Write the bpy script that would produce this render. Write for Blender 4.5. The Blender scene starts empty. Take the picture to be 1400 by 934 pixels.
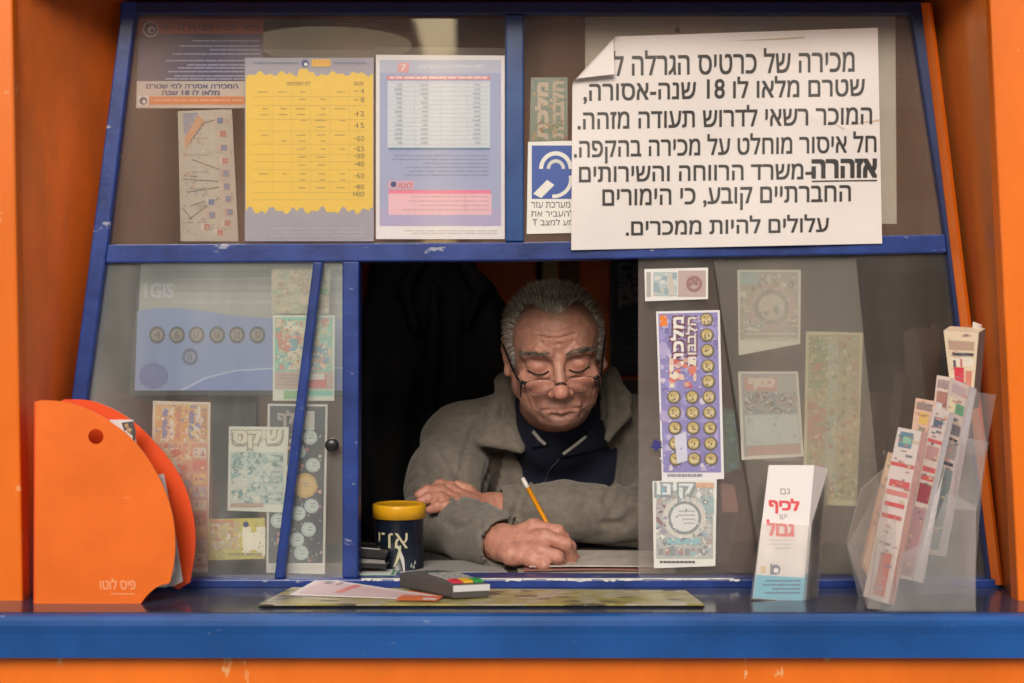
import bpy, bmesh, math, random, re
import numpy as np
from mathutils import Vector, Matrix, Euler
from mathutils.bvhtree import BVHTree
random.seed(4); rng = np.random.default_rng(7)
SC = bpy.context.scene
COL = SC.collection
R = math.radians
# ---------------------------------------------------------------- camera, light, exposure
EYE = 1.40
cd = bpy.data.cameras.new('camera'); cam = bpy.data.objects.new('camera', cd); COL.objects.link(cam)
cam.location = (0, -2.0, EYE); cam.rotation_euler = (R(90), 0, 0)
cd.sensor_width = 36; cd.lens = 2000/1400*36; cd.clip_end = 200; cd.clip_start = .05
cd.dof.use_dof = True; cd.dof.focus_distance = 2.12; cd.dof.aperture_fstop = 4.0
SC.camera = cam
w = bpy.data.worlds.new('World'); SC.world = w; w.use_nodes = True
nt = w.node_tree; bg = nt.nodes['Background']
sky = nt.nodes.new('ShaderNodeTexSky'); sky.sky_type = 'NISHITA'; sky.sun_disc = False
SUN_EL, SUN_AZ = R(29), R(186)      # azimuth clockwise from +Y
sky.sun_elevation = SUN_EL; sky.sun_rotation = SUN_AZ; sky.dust_density = 4; sky.air_density = 1.6
nt.links.new(sky.outputs[0], bg.inputs[0]); bg.inputs[1].default_value = .10
sl = bpy.data.lights.new('sun', 'SUN'); so = bpy.data.objects.new('sun', sl); COL.objects.link(so)
sl.energy = 1.35; sl.angle = R(24); sl.color = (1, .96, .93)
sd = Vector((math.sin(SUN_AZ)*math.cos(SUN_EL), math.cos(SUN_AZ)*math.cos(SUN_EL), math.sin(SUN_EL)))
so.rotation_euler = (-sd).to_track_quat('-Z', 'Y').to_euler(); so.location = sd*8
SC.view_settings.view_transform = 'Standard'; SC.view_settings.look = 'None'
SC.view_settings.exposure = 0.24; SC.view_settings.gamma = 1
SC.cycles.max_bounces = 8; SC.cycles.transparent_max_bounces = 24
try: SC.cycles.use_denoising = True
except Exception: pass

# ---------------------------------------------------------------- helpers
def P(px, py, Y=0.0):                       # millimetre-like layout units of the window wall to metres
    s = (2.0+Y)/2000
    return Vector(((px-700)*s, Y, EYE-(py-467)*s))
def G(px, py, Z):                           # a point on a level surface
    Y = 2000*(EYE-Z)/(py-467)-2
    return P(px, py, Y)
_m = {}
def mat(name, col, rough=.5, var=.0, scale=20, bump=0, bscale=200, metal=0, coat=0, spec=.5, emit=0, stretch=None, col2=None, dist=.002, chips=None):
    key = (name, tuple(col), rough, var, scale, bump, emit)
    if key in _m: return _m[key]
    m = bpy.data.materials.new(name); m.use_nodes = True
    n, l = m.node_tree.nodes, m.node_tree.links; b = n['Principled BSDF']
    c4 = (*col, 1)
    b.inputs['Base Color'].default_value = c4
    b.inputs['Roughness'].default_value = rough; b.inputs['Metallic'].default_value = metal
    b.inputs['Coat Weight'].default_value = coat; b.inputs['Specular IOR Level'].default_value = spec
    if emit:
        b.inputs['Emission Color'].default_value = c4; b.inputs['Emission Strength'].default_value = emit
    if var or bump or col2 or chips:
        tc = n.new('ShaderNodeTexCoord'); mp = n.new('ShaderNodeMapping'); l.new(tc.outputs['Object'], mp.inputs[0])
        if stretch: mp.inputs['Scale'].default_value = stretch
    if var or col2:
        tx = n.new('ShaderNodeTexNoise'); tx.inputs['Scale'].default_value = scale; tx.inputs['Detail'].default_value = 6
        tx.inputs['Roughness'].default_value = .65
        l.new(mp.outputs[0], tx.inputs[0])
        rp = n.new('ShaderNodeValToRGB'); rp.color_ramp.elements[0].position = .32; rp.color_ramp.elements[1].position = .68
        rp.color_ramp.elements[0].color = (*[c*(1-var) for c in (col2 or col)], 1)
        rp.color_ramp.elements[1].color = (*[min(1, c*(1+var*.6)) for c in col], 1)
        l.new(tx.outputs[0], rp.inputs[0]); l.new(rp.outputs[0], b.inputs['Base Color'])
        mr = n.new('ShaderNodeMapRange'); mr.inputs[3].default_value = max(.03, rough*.75); mr.inputs[4].default_value = min(1, rough*1.3)
        l.new(tx.outputs[0], mr.inputs[0]); l.new(mr.outputs[0], b.inputs['Roughness'])
    if chips:                                        # scratches and knocks that show another coat
        cc, lvl, csc, cst = chips
        m2 = n.new('ShaderNodeMapping'); m2.inputs['Scale'].default_value = cst; l.new(tc.outputs['Object'], m2.inputs[0])
        t3 = n.new('ShaderNodeTexNoise'); t3.inputs['Scale'].default_value = csc; t3.inputs['Detail'].default_value = 5; t3.inputs['Roughness'].default_value = .7; l.new(m2.outputs[0], t3.inputs[0])
        r3 = n.new('ShaderNodeValToRGB'); r3.color_ramp.elements[0].position = lvl; r3.color_ramp.elements[1].position = lvl+.035; l.new(t3.outputs[0], r3.inputs[0])
        mx = n.new('ShaderNodeMixRGB'); l.new(r3.outputs[0], mx.inputs[0]); mx.inputs[2].default_value = (*cc, 1)
        src = b.inputs['Base Color'].links[0].from_socket if b.inputs['Base Color'].links else None
        if src: l.new(src, mx.inputs[1])
        else: mx.inputs[1].default_value = c4
        l.new(mx.outputs[0], b.inputs['Base Color'])
    if bump:
        t2 = n.new('ShaderNodeTexNoise'); t2.inputs['Scale'].default_value = bscale; t2.inputs['Detail'].default_value = 4
        l.new(mp.outputs[0], t2.inputs[0])
        bp = n.new('ShaderNodeBump'); bp.inputs['Strength'].default_value = bump; bp.inputs['Distance'].default_value = dist
        l.new(t2.outputs[0], bp.inputs['Height']); l.new(bp.outputs[0], b.inputs['Normal'])
    _m[key] = m
    return m
def clear(name, milk=.05, tint=(.9, .9, .88), gloss=.03, ior=1.45, smear=.5, scale=6, streak=(1, 1, .35)):
    """see-through sheet: transparent, fresnel mirror, and a streaky milky film"""
    key = ('clear', name, milk)
    if key in _m: return _m[key]
    m = bpy.data.materials.new(name); m.use_nodes = True
    n, l = m.node_tree.nodes, m.node_tree.links; n.remove(n['Principled BSDF'])
    out = n['Material Output']; tr = n.new('ShaderNodeBsdfTransparent'); gl = n.new('ShaderNodeBsdfGlossy'); df = n.new('ShaderNodeBsdfDiffuse')
    tl = n.new('ShaderNodeBsdfTranslucent')
    tr.inputs[0].default_value = (.985, .985, .98, 1)
    gl.inputs['Roughness'].default_value = gloss; gl.inputs[0].default_value = (1, 1, 1, 1)
    df.inputs[0].default_value = (*tint, 1); tl.inputs[0].default_value = (*tint, 1)
    fr = n.new('ShaderNodeFresnel'); fr.inputs[0].default_value = ior
    m1 = n.new('ShaderNodeMixShader'); l.new(fr.outputs[0], m1.inputs[0]); l.new(tr.outputs[0], m1.inputs[1]); l.new(gl.outputs[0], m1.inputs[2])
    tc = n.new('ShaderNodeTexCoord'); mp = n.new('ShaderNodeMapping'); mp.inputs['Scale'].default_value = streak
    l.new(tc.outputs['Object'], mp.inputs[0])
    tx = n.new('ShaderNodeTexNoise'); tx.inputs['Scale'].default_value = scale; tx.inputs['Detail'].default_value = 7; l.new(mp.outputs[0], tx.inputs[0])
    mr = n.new('ShaderNodeMapRange'); mr.inputs[1].default_value = .3; mr.inputs[2].default_value = .7
    mr.inputs[3].default_value = milk*(1-smear); mr.inputs[4].default_value = milk*(1+smear)
    l.new(tx.outputs[0], mr.inputs[0])
    md = n.new('ShaderNodeMixShader'); md.inputs[0].default_value = .3; l.new(df.outputs[0], md.inputs[1]); l.new(tl.outputs[0], md.inputs[2])
    m2 = n.new('ShaderNodeMixShader'); l.new(mr.outputs[0], m2.inputs[0]); l.new(m1.outputs[0], m2.inputs[1]); l.new(md.outputs[0], m2.inputs[2])
    l.new(m2.outputs[0], out.inputs[0])
    _m[key] = m
    return m
def ink(col, rough=.45): return mat('print', col, rough)
def tag(o, label=None, cat=None, group=None, kind=None):
    if label: o['label'] = label
    if cat: o['category'] = cat
    if group: o['group'] = group
    if kind: o['kind'] = kind
    return o
def empty(name, loc, label=None, cat=None, group=None):
    o = bpy.data.objects.new(name, None); o.location = loc; COL.objects.link(o); o.empty_display_size = .05
    return tag(o, label, cat, group)
def root_loc(o):
    v = Vector((0, 0, 0))
    while o is not None: v = v+Vector(o.location); o = o.parent
    return v
class MB:
    def __init__(s): s.v = []; s.f = []; s.mi = []; s.mats = []; s.sm = []
    def slot(s, m):
        if m not in s.mats: s.mats.append(m)
        return s.mats.index(m)
    def add(s, vs, fs, m, smooth=False):
        b = len(s.v); k = s.slot(m); s.v += [Vector(v) for v in vs]
        for f in fs: s.f.append([b+i for i in f]); s.mi.append(k); s.sm.append(smooth)
    def box(s, lo, hi, m):
        (a, b, c), (d, e, f) = lo, hi
        s.add([(a,b,c),(d,b,c),(d,e,c),(a,e,c),(a,b,f),(d,b,f),(d,e,f),(a,e,f)],
              [(0,3,2,1),(4,5,6,7),(0,1,5,4),(1,2,6,5),(2,3,7,6),(3,0,4,7)], m)
    def hexa(s, q0, q1, m):                    # two matching loops of points
        n = len(q0); s.add(list(q0)+list(q1), [tuple(range(n)), tuple(range(2*n-1, n-1, -1))]+[(i, i+n, (i+1)%n+n, (i+1)%n) for i in range(n)], m)
    def prism(s, poly, Y0, Y1, m, Yr=None):    # outline in layout units, given real depth Y0..Y1
        Yr = Y0 if Yr is None else Yr
        pts = [P(x, y, Yr) for x, y in poly]
        s.hexa([Vector((p.x, Y0, p.z)) for p in pts], [Vector((p.x, Y1, p.z)) for p in pts], m)
    def tube(s, pts, r, m, n=8, r2=None, cap=True):
        pts = [Vector(p) for p in pts]; N = len(pts); rs = [r]*N if r2 is None else [r+(r2-r)*i/(N-1) for i in range(N)]
        vs = []; fs = []
        up = Vector((0, 0, 1))
        for i, p in enumerate(pts):
            d = (pts[min(i+1, N-1)]-pts[max(i-1, 0)]).normalized()
            a = d.cross(up); a = d.cross(Vector((0, 1, 0))) if a.length < .1 else a; a.normalize(); b = d.cross(a)
            vs += [p+(a*math.cos(t)+b*math.sin(t))*rs[i] for t in [2*math.pi*k/n for k in range(n)]]
        for i in range(N-1):
            for k in range(n): fs.append((i*n+k, i*n+(k+1)%n, (i+1)*n+(k+1)%n, (i+1)*n+k))
        if cap: fs += [tuple(range(n-1, -1, -1)), tuple((N-1)*n+k for k in range(n))]
        s.add(vs, fs, m, True)
    def lathe(s, c, prof, m, n=48):            # profile of (r, z)
        c = Vector(c); vs = []; fs = []; K = len(prof)
        for k in range(n):
            t = 2*math.pi*k/n
            vs += [c+Vector((r*math.cos(t), r*math.sin(t), z)) for r, z in prof]
        for k in range(n):
            for j in range(K-1):
                fs.append((k*K+j, ((k+1)%n)*K+j, ((k+1)%n)*K+j+1, k*K+j+1))
        s.add(vs, fs, m, True)
    def build(s, name, parent=None, bevel=0, origin=None, auto=None):
        off = root_loc(parent) if parent else (origin if origin is not None else Vector((
            sum(v.x for v in s.v)/len(s.v), sum(v.y for v in s.v)/len(s.v), min(v.z for v in s.v))))
        me = bpy.data.meshes.new(name)
        me.from_pydata([tuple(v-off) for v in s.v], [], s.f)
        for m in s.mats: me.materials.append(m)
        me.polygons.foreach_set('material_index', s.mi); me.polygons.foreach_set('use_smooth', s.sm)
        me.update()
        o = bpy.data.objects.new(name, me); COL.objects.link(o)
        if parent: o.parent = parent
        else: o.location = off
        if bevel:
            b = o.modifiers.new('bevel', 'BEVEL'); b.width = bevel; b.segments = 2; b.limit_method = 'ANGLE'; b.angle_limit = R(40)
        return o
# ---- lettering
def heb(t):
    r = t[::-1]
    r = re.sub(r'[0-9A-Za-z]+', lambda k: k.group()[::-1], r)
    return r.translate(str.maketrans('()', ')('))
_tc = bpy.data.curves.new('lettering', 'FONT'); _to = bpy.data.objects.new('lettering', _tc)
_txt = {}
def glyphs(t, res=3):
    """outlines of a line of print, filled contour by contour: (x, y, tiny lift) per corner, scaled to 0..1"""
    if t not in _txt:
        import mathutils.geometry as mg
        _tc.body = t; _tc.resolution_u = res; _tc.fill_mode = 'NONE'
        COL.objects.link(_to); bpy.context.view_layer.update()
        me = bpy.data.meshes.new_from_object(_to.evaluated_get(bpy.context.evaluated_depsgraph_get()))
        COL.objects.unlink(_to)
        co = [x.co[:2] for x in me.vertices]; nb = {}
        for e in me.edges:
            a, b = e.vertices[0], e.vertices[1]; nb.setdefault(a, []).append(b); nb.setdefault(b, []).append(a)
        bpy.data.meshes.remove(me)
        seen = set(); loops = []
        for i in sorted(nb):
            if i in seen: continue
            lp = [i]; seen.add(i); cur = i
            while True:
                nx = [j for j in nb[cur] if j not in seen]
                if not nx: break
                cur = min(nx) if len(lp) == 1 else nx[0]; lp.append(cur); seen.add(cur)
            if len(lp) > 2: loops.append([co[k] for k in lp])
        area = lambda l: .5*sum(l[k][0]*l[(k+1)%len(l)][1]-l[(k+1)%len(l)][0]*l[k][1] for k in range(len(l)))
        ar = [area(l) for l in loops]
        def inside(p, l):
            c = False
            for k in range(len(l)):
                (x0, y0), (x1, y1) = l[k], l[(k+1)%len(l)]
                if (y0 > p[1]) != (y1 > p[1]) and p[0] < (x1-x0)*(p[1]-y0)/(y1-y0)+x0: c = not c
            return c
        V, F = [], []
        hole = [any(ar[i]*ar[j] < 0 and abs(ar[j]) > abs(ar[i]) and inside(loops[i][0], loops[j]) for j in range(len(loops))) for i in range(len(loops))]
        outs = [l for l, h in zip(loops, hole) if not h]; holes = [l for l, h in zip(loops, hole) if h]
        for n, o in enumerate(outs):
            hs_ = [h for h in holes if inside(h[0], o)]; polys = [o]+hs_
            tri = mg.tessellate_polygon([[Vector((x, y, 0)) for x, y in l] for l in polys]); b0 = len(V)
            V += [(x, y, (n%3)*.06) for l in polys for x, y in l]; F += [tuple(b0+i for i in f) for f in tri]
        V = np.array(V); lo, hi = V[:,:2].min(0), V[:,:2].max(0); V[:,:2] = (V[:,:2]-lo)/(hi-lo)
        _txt[t] = (V, F, hi-lo)
    return _txt[t]
class Sheet(MB):
    """a printed sheet: everything is laid out in the window wall's units and stays in one mesh"""
    def __init__(s, corners, Y, col=(.8, .78, .74), thick=.0005, rough=.45, base=None):
        super().__init__(); s.Y = Y if callable(Y) else (lambda x, y, Y=Y: Y); s.c = corners; s.L = 0
        m = base or mat('paper', col, rough, var=.05, scale=30)
        a = [P(x, y, s.Y(x, y)) for x, y in corners]
        s.hexa(a, [p+Vector((0, thick, 0)) for p in a], m)
    def pt(s, x, y, L): return P(x, y, s.Y(x, y)-.0003*L)
    def poly(s, pts, col, L=1, rough=.45):
        s.add([s.pt(x, y, L) for x, y in pts], [tuple(range(len(pts)))], ink(col, rough))
    def rect(s, x0, y0, x1, y1, col, L=1, sk=0):       # sk = sideways shift of the lower edge
        s.poly([(x0, y0), (x1, y0), (x1+sk, y1), (x0+sk, y1)], col, L)
    def disc(s, cx, cy, r, col, L=1, ry=None, n=20, r0=0):
        ry = ry or r; t = [2*math.pi*k/n for k in range(n)]
        if r0:
            a = [s.pt(cx+r*math.cos(k), cy+ry*math.sin(k), L) for k in t]; b = [s.pt(cx+r0*math.cos(k), cy+r0*ry/r*math.sin(k), L) for k in t]
            s.add(a+b, [(i, (i+1)%n, n+(i+1)%n, n+i) for i in range(n)], ink(col))
        else: s.poly([(cx+r*math.cos(k), cy+ry*math.sin(k)) for k in t], col, L)
    def text(s, t, x0, y0, x1, y1, col=(.02, .02, .03), L=2, bold=.0, rot=0, rtl=True, vert=False, tilt=0, mapf=None):
        v, f, sz = glyphs(heb(t) if rtl else t)
        if bold:                      # heavier strokes: the same print struck again a hair to each side
            em = (x1-x0)/sz[0] if not vert else (y1-y0)/sz[0]
            for k, (ox, oy) in enumerate(((-1,-1),(1,-1),(1,1),(-1,1))):
                dx, dy = ox*bold*em, oy*bold*em*.8
                s.text(t, x0+dx, y0+dy, x1+dx, y1+dy, col, L-.18*(k+1), 0, rot, rtl, vert, tilt, mapf)
        out = []
        for a, b, c in v:
            b = 1-b
            if vert: x, y = x0+b*(x1-x0), y1-a*(y1-y0)        # reads upwards
            else: x, y = x0+a*(x1-x0), y0+b*(y1-y0)
            y += tilt*(x-x0)
            out.append(mapf(x, y, L+c) if mapf else s.pt(x, y, L+c))
        s.add(out, f, ink(col))
    def lines(s, x0, y0, x1, y1, n, col, L=2, th=.35, seed=0, ragged=True, fill=.85, rtl=True):
        """rows of print too small to read"""
        r = random.Random(seed); st = (y1-y0)/n
        for i in range(n):
            y = y0+st*i; end = x0+(r.random()*.35*(x1-x0) if ragged else 0)
            x = x1
            while x > end+2:
                wd = r.uniform(.04, .13)*(x1-x0); xa = max(end, x-wd*fill)
                s.rect(xa, y, x, y+st*th, col, L); x -= wd
    def speck(s, x0, y0, x1, y1, n, cols, L=2, size=(2, 6), seed=0):
        r = random.Random(seed)
        for i in range(n):
            x, y = r.uniform(x0, x1), r.uniform(y0, y1); a = r.uniform(*size); b = r.uniform(*size); k = r.randint(4, 7); t0 = r.random()*6
            pts = [(min(x1, max(x0, x+a*r.uniform(.6, 1)*math.cos(t0+6.283*j/k))), min(y1, max(y0, y+b*r.uniform(.6, 1)*math.sin(t0+6.283*j/k)))) for j in range(k)]
            s.poly(pts, r.choice(cols), L+.0071+i*.0193)
def busy(s, x0, y0, x1, y1, pal, n=90, seed=1, L=2, big=(4, 10), small=(1.2, 3)):
    s.speck(x0, y0, x1, y1, n//3, pal, L, big, seed); s.speck(x0, y0, x1, y1, n, pal, L+.7, small, seed+50)
def sheet_thing(s, name, label, cat, group=None):
    return tag(s.build(name), label, cat, group)
# ---------------------------------------------------------------- setting
CZ = 1.067                                                      # counter top
pv = MB(); pv.add([(-40,-40,0),(40,-40,0),(40,40,0),(-40,40,0)], [(0,1,2,3)], mat('paving', (.34,.33,.32), .8, var=.35, scale=3, bump=.3, bscale=60))
tag(pv.build('pavement', origin=Vector((0,0,0))), 'grey paving in front of the kiosk', 'pavement', kind='structure')
orange = mat('orange paint', (.85,.175,.007), .34, var=.16, scale=5, bump=.08, bscale=90, stretch=(1,1,.4), chips=((.85,.45,.2), .655, 30, (1,1,.5)))
orange_in = mat('orange board', (.70,.15,.02), .5, var=.3, scale=4)
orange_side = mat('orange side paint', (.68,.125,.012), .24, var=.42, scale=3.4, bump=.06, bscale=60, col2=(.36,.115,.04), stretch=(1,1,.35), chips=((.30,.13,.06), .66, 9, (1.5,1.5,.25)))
blue = mat('blue paint', (.012,.040,.22), .34, var=.4, scale=16, bump=.12, bscale=110, chips=((.30,.32,.42), .655, 42, (.35,1,1)))
blue_d = mat('darkened blue paint', (.006,.02,.10), .4, var=.3, scale=12)  # darker copy of the frame blue, the top bar's shade put into the colour
blue_e = mat('blue edge laminate', (.009,.08,.30), .24, var=.3, scale=4, bump=.05, bscale=100, chips=((.16,.24,.4), .67, 60, (.3,1,1)))
ctop = mat('counter laminate', (.035,.045,.085), .14, var=.5, scale=22, bump=.05, bscale=160, chips=((.12,.13,.17), .66, 70, (.4,1.2,1)))
wallm = mat('inner wall', (.60,.29,.18), .75, var=.25, scale=3)
greym = mat('inner brown board', (.56,.25,.15), .7, var=.25, scale=4)
cream = mat('cream trim', (.45,.36,.2), .6, var=.2, scale=10)
chip = mat('chipped paint', (.7,.7,.68), .7, var=.25, scale=60)
glassm = clear('window glass', milk=.095, tint=(.95,.62,.46), gloss=.02, ior=1.6, smear=.75, scale=4, streak=(1.6,1,.3))  # brown tint and streaks paint the haze and reflections of the upper panes
glass_low = clear('hazy window glass', milk=.125, tint=(.88,.92,.88), gloss=.03, ior=1.6, scale=4, smear=.8, streak=(1.8,1,.5))  # dust film made bright and streaky, painting in the pane's grey reflections
glass_right = clear('brown window glass', milk=.05, tint=(.85,.74,.65), gloss=.03, ior=1.6, scale=4, smear=.7, streak=(1.8,1,.35))  # brownish haze of the right pane put into the film's tint

kiosk = empty('kiosk', (0, .5, 0), 'orange lottery kiosk with blue window frame, counter and hazy panes', 'kiosk')
def K(mb, name, parent=None, bevel=0): return mb.build(name, parent or kiosk, bevel)
# facade left and right of the recess
b = MB(); b.prism([(-1000,-160),(14,-160),(31,835),(-1000,835)], -.12, -.09, orange); K(b, 'facade_panel', bevel=.003)
b = MB(); b.prism([(1346,-160),(2400,-160),(2400,835),(1393,835)], -.12, -.09, orange); K(b, 'facade_panel', bevel=.003)
# splayed sides of the recess
reflect_side = mat('side paint with brown reflection', (.50,.13,.022), .2, var=.4, scale=3, bump=.06, bscale=60, col2=(.30,.125,.055), stretch=(1,1,.3))  # brown reflections on the right side panel are mixed into this colour
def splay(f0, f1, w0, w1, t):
    orange_side = globals()['orange_side'] if t < 0 else reflect_side
    b = MB(); q = [P(*f0, -.11), P(*w0, .03), P(*w1, .03), P(*f1, -.11)]; n = 16
    g = [(q[0]*(1-i/n)+q[1]*i/n)*(1-j/n)+(q[3]*(1-i/n)+q[2]*i/n)*j/n for j in range(n+1) for i in range(n+1)]
    fs = [(j*(n+1)+i, j*(n+1)+i+1, (j+1)*(n+1)+i+1, (j+1)*(n+1)+i) for j in range(n) for i in range(n)]
    b.add(g, fs if t < 0 else [f[::-1] for f in fs], orange_side, True)
    b.add([p+Vector((t, 0, 0)) for p in g], fs, orange_side, True); return b
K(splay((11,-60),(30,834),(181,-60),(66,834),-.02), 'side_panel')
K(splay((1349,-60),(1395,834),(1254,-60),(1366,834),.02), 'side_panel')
b = MB(); b.box((-.75,-.12,1.868), (.75,.03,1.9), orange_in); K(b, 'soffit')
b = MB(); b.box((-1.3,-.16,1.95), (1.3,-.121,2.25), orange); K(b, 'fascia', bevel=.004)
b = MB(); b.box((-1.3,-.155,2.252), (1.3,1.45,2.28), orange_in); K(b, 'roof')
# base under the counter
b = MB(); b.box((-1.3,-.186,0), (1.3,-.15,1.014), orange); K(b, 'base_panel')
b = MB(); b.box((-1.3,-.2,1.016), (1.3,.03,CZ), ctop); counter = K(b, 'counter')
b = MB()
pr = [(-.2,CZ-.001),(-.2065,CZ-.001),(-.2115,CZ-.003),(-.2145,CZ-.008),(-.2155,CZ-.014),(-.2145,CZ-.0195),(-.2135,CZ-.024),(-.2135,1.0135),(-.2,1.0135)]
b.add([(-1.3,y,z) for y, z in pr]+[(1.3,y,z) for y, z in pr], [tuple(range(9)), tuple(range(17,8,-1))]+[(i,i+9,(i+1)%9+9,(i+1)%9) for i in range(9)], blue_e)
b.build('counter_edge', counter)
# window frame ------------------------------------------------------------
F0, F1 = -.008, .03
frame = empty('window_frame', (0, -.5, 1.067)); frame.parent = kiosk
def bar(poly, m=blue, y0=F0, y1=F1, name='frame_bar', bev=.002):
    b = MB(); b.prism(poly, y0, y1, m, Yr=0); return b.build(name, frame, bev)
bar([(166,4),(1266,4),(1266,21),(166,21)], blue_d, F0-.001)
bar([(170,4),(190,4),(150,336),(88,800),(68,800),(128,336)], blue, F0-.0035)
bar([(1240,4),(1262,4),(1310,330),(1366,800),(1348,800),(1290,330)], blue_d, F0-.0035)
bar([(138,335),(700,332),(1292,321),(1292,346),(700,357),(138,360)], blue)
bar([(691,21.5),(716,21.5),(716,331),(691,331)], mat('blue paint with teal reflection', (.01,.07,.22), .3, var=.3, scale=9, col2=(.01,.045,.24)))  # teal reflection on the mullion painted into its blue
bar([(469,358),(492,358),(490.5,789),(469,789)], blue)
bar([(430,359),(443,359),(390,789),(377,789)], blue, F0-.006, F0+.012)
bar([(74,789),(1362,789),(1362,801),(74,801)], blue, F0-.012, F1+.01, name='sill')
b = MB(); r = random.Random(3)                                 # chipped white edge of the sill
x = 496
while x < 1000:
    wd = r.uniform(6, 34); h = r.uniform(.8, 3.6)
    n = 6; top = [(x+wd*i/n, 788.8) for i in range(n+1)]; bot = [(x+wd*i/n, 789+h*r.uniform(.35, 1)) for i in range(n, -1, -1)]
    b.prism(top+bot, F0-.0128, F0-.0118, chip, Yr=0); x += wd+r.choice([2, 4, 7, 16, 30])
b.prism([(496,787.6),(1000,787.6),(1000,788.9),(496,788.9)], F0-.0126, F0-.009, chip, Yr=0)
b.build('chipped_edge', frame)
b = MB()
b.add([P(1259,4,-.012),P(1270,4,-.03),P(1368,800,-.03),P(1356,800,-.012),P(1259,4,.0),P(1274,4,-.02),P(1372,800,-.02),P(1360,800,.0)],
      [(0,1,2,3),(7,6,5,4),(1,5,6,2),(0,4,5,1),(3,2,6,7),(0,3,7,4)], orange); b.build('frame_trim', frame)
def pane(poly, m, y=-.001, name='glass_pane'):
    b = MB(); b.prism(poly, y, y+.003, m, Yr=0); return b.build(name, kiosk)
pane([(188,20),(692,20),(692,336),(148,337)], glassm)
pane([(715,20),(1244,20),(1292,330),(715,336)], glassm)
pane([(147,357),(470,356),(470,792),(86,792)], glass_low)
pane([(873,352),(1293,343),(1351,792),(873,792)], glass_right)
# room behind the window -----------------------------------------------------
room = empty('interior', (0, 0, 0)); room.parent = kiosk
def RB(lo, hi, m, name):
    b = MB(); b.box(lo, hi, m); return b.build(name, room)
RB((-.95,1.35,.0),(1.0,1.4,2.0), orange_in, 'back_wall')
RB((-1.0,.031,.0),(-.95,1.4,2.0), wallm, 'side_wall'); RB((.95,.031,.0),(1.0,1.349,2.0), wallm, 'side_wall')
RB((-1.0,.031,2.0),(1.0,1.4,2.05), mat('pale ceiling', (.7,.66,.6), .8, var=.1), 'ceiling')
RB((-1.0,-.089,1.9),(1.0,.03,2.02), orange_in, 'lintel')
for sx in (-1, 1):
    b = MB(); x0 = .80 if sx > 0 else -1.0
    b.box((x0, .0, .0), (x0+.2, .03, 1.9), orange_in); b.build('front_wall', room)
RB((-.95,.031,1.03),(.95,.37,1.0745), mat('desk top', (.11,.10,.09), .4, var=.3, scale=20), 'desk')
# trim on the back wall: cream post, dark slots and hooks
def bw(px0, py0, px1, py1, y0, y1, m, name):
    a, c = P(px0, py0, y0), P(px1, py1, y0); RB((a.x, y0, c.z), (c.x, y1, a.z), m, name)
RB((-.40,1.10,.0),(.62,1.149,1.92), mat('orange door', (.72,.15,.02), .5, var=.3, scale=5), 'door')
bw(742,345,763,640,1.07,1.099, cream, 'door_post')
bw(733,345,741,640,1.09,1.099, mat('dark gap', (.02,.012,.01), .8), 'door_gap')
bw(767,350,792,398,1.085,1.099, mat('brown plate', (.16,.06,.02), .5, var=.4, scale=60), 'latch_plate')
bw(60,200,480,760,.75,.78, greym, 'cupboard'); 
bw(985,330,1300,760,.85,.88, mat('brown cupboard', (.26,.17,.14), .6, var=.2, scale=3), 'cupboard')
bw(840,520,984,760,.95,.98, mat('low shelf', (.07,.06,.055), .7, var=.3, scale=6), 'shelf_unit')
# house over the road (only its light and its mirror image reach the window)
for x0, x1, hgt, yb, lab, c in ((-26,-6.5,8.2,-24,'pale stone apartment building across the street',(.50,.46,.40)),(-6.4,-1.7,7.0,-22,'narrow cream shop building across the street',(.66,.60,.50)),(-1.05,26,8.6,-25,'tall grey office building across the street',(.42,.42,.42))):
    hs = empty('street_building', ((x0+x1)/2, yb, 0), lab, 'building')
    b = MB(); b.box((x0,yb-4,0),(x1,yb,hgt), mat('facade stone', c, .85, var=.25, scale=1.5)); b.build('wall', hs)
    nwin = max(1, int((x1-x0)/3.2))
    for i in range(nwin):
        for z in ([.9] if hgt < 2 else [1.0, 4.0]):
            xc = x0+(i+.5)*(x1-x0)/nwin; b = MB(); b.box((xc-.8,yb-.02,z),(xc+.8,yb+.02,z+1.7), mat('dark panes', (.03,.035,.04), .1)); b.build('window', hs)

lp = empty('ceiling_lamp', P(455,76,.88), 'round cream ceiling lamp glowing behind the top of the left pane', 'ceiling lamp')
b = MB(); b.lathe((P(455,0,.88).x,.88,1.966), [(.001,.0),(.09,.001),(.135,.006),(.152,.015),(.155,.022)], mat('lamp shade', (.5,.43,.28), .4, emit=.16), 40); b.build('shade', lp)
b = MB(); b.lathe((P(455,0,.88).x,.88,1.966), [(.1551,.021),(.162,.023),(.162,.033),(.001,.0335)], mat('lamp rim', (.4,.38,.33), .5), 40); b.build('rim', lp)
# ---------------------------------------------------------------- papers, notices and tickets
W_ = (.82,.80,.77); K_ = (.02,.02,.025); NAVY = (.02,.04,.2); RED = (.6,.04,.04); PINK = (.75,.35,.36); LIL = (.34,.36,.55)
SKYB = (.25,.5,.62); TEAL = (.2,.5,.45); YEL = (.8,.56,.06); OLV = (.35,.33,.2); GRY = (.45,.45,.45); DG = (.12,.12,.13); PUR = (.25,.2,.5); ORG = (.8,.22,.03)
GOLD = (.5,.38,.16); CRM = (.68,.62,.5); GRN = (.12,.42,.25)
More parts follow.
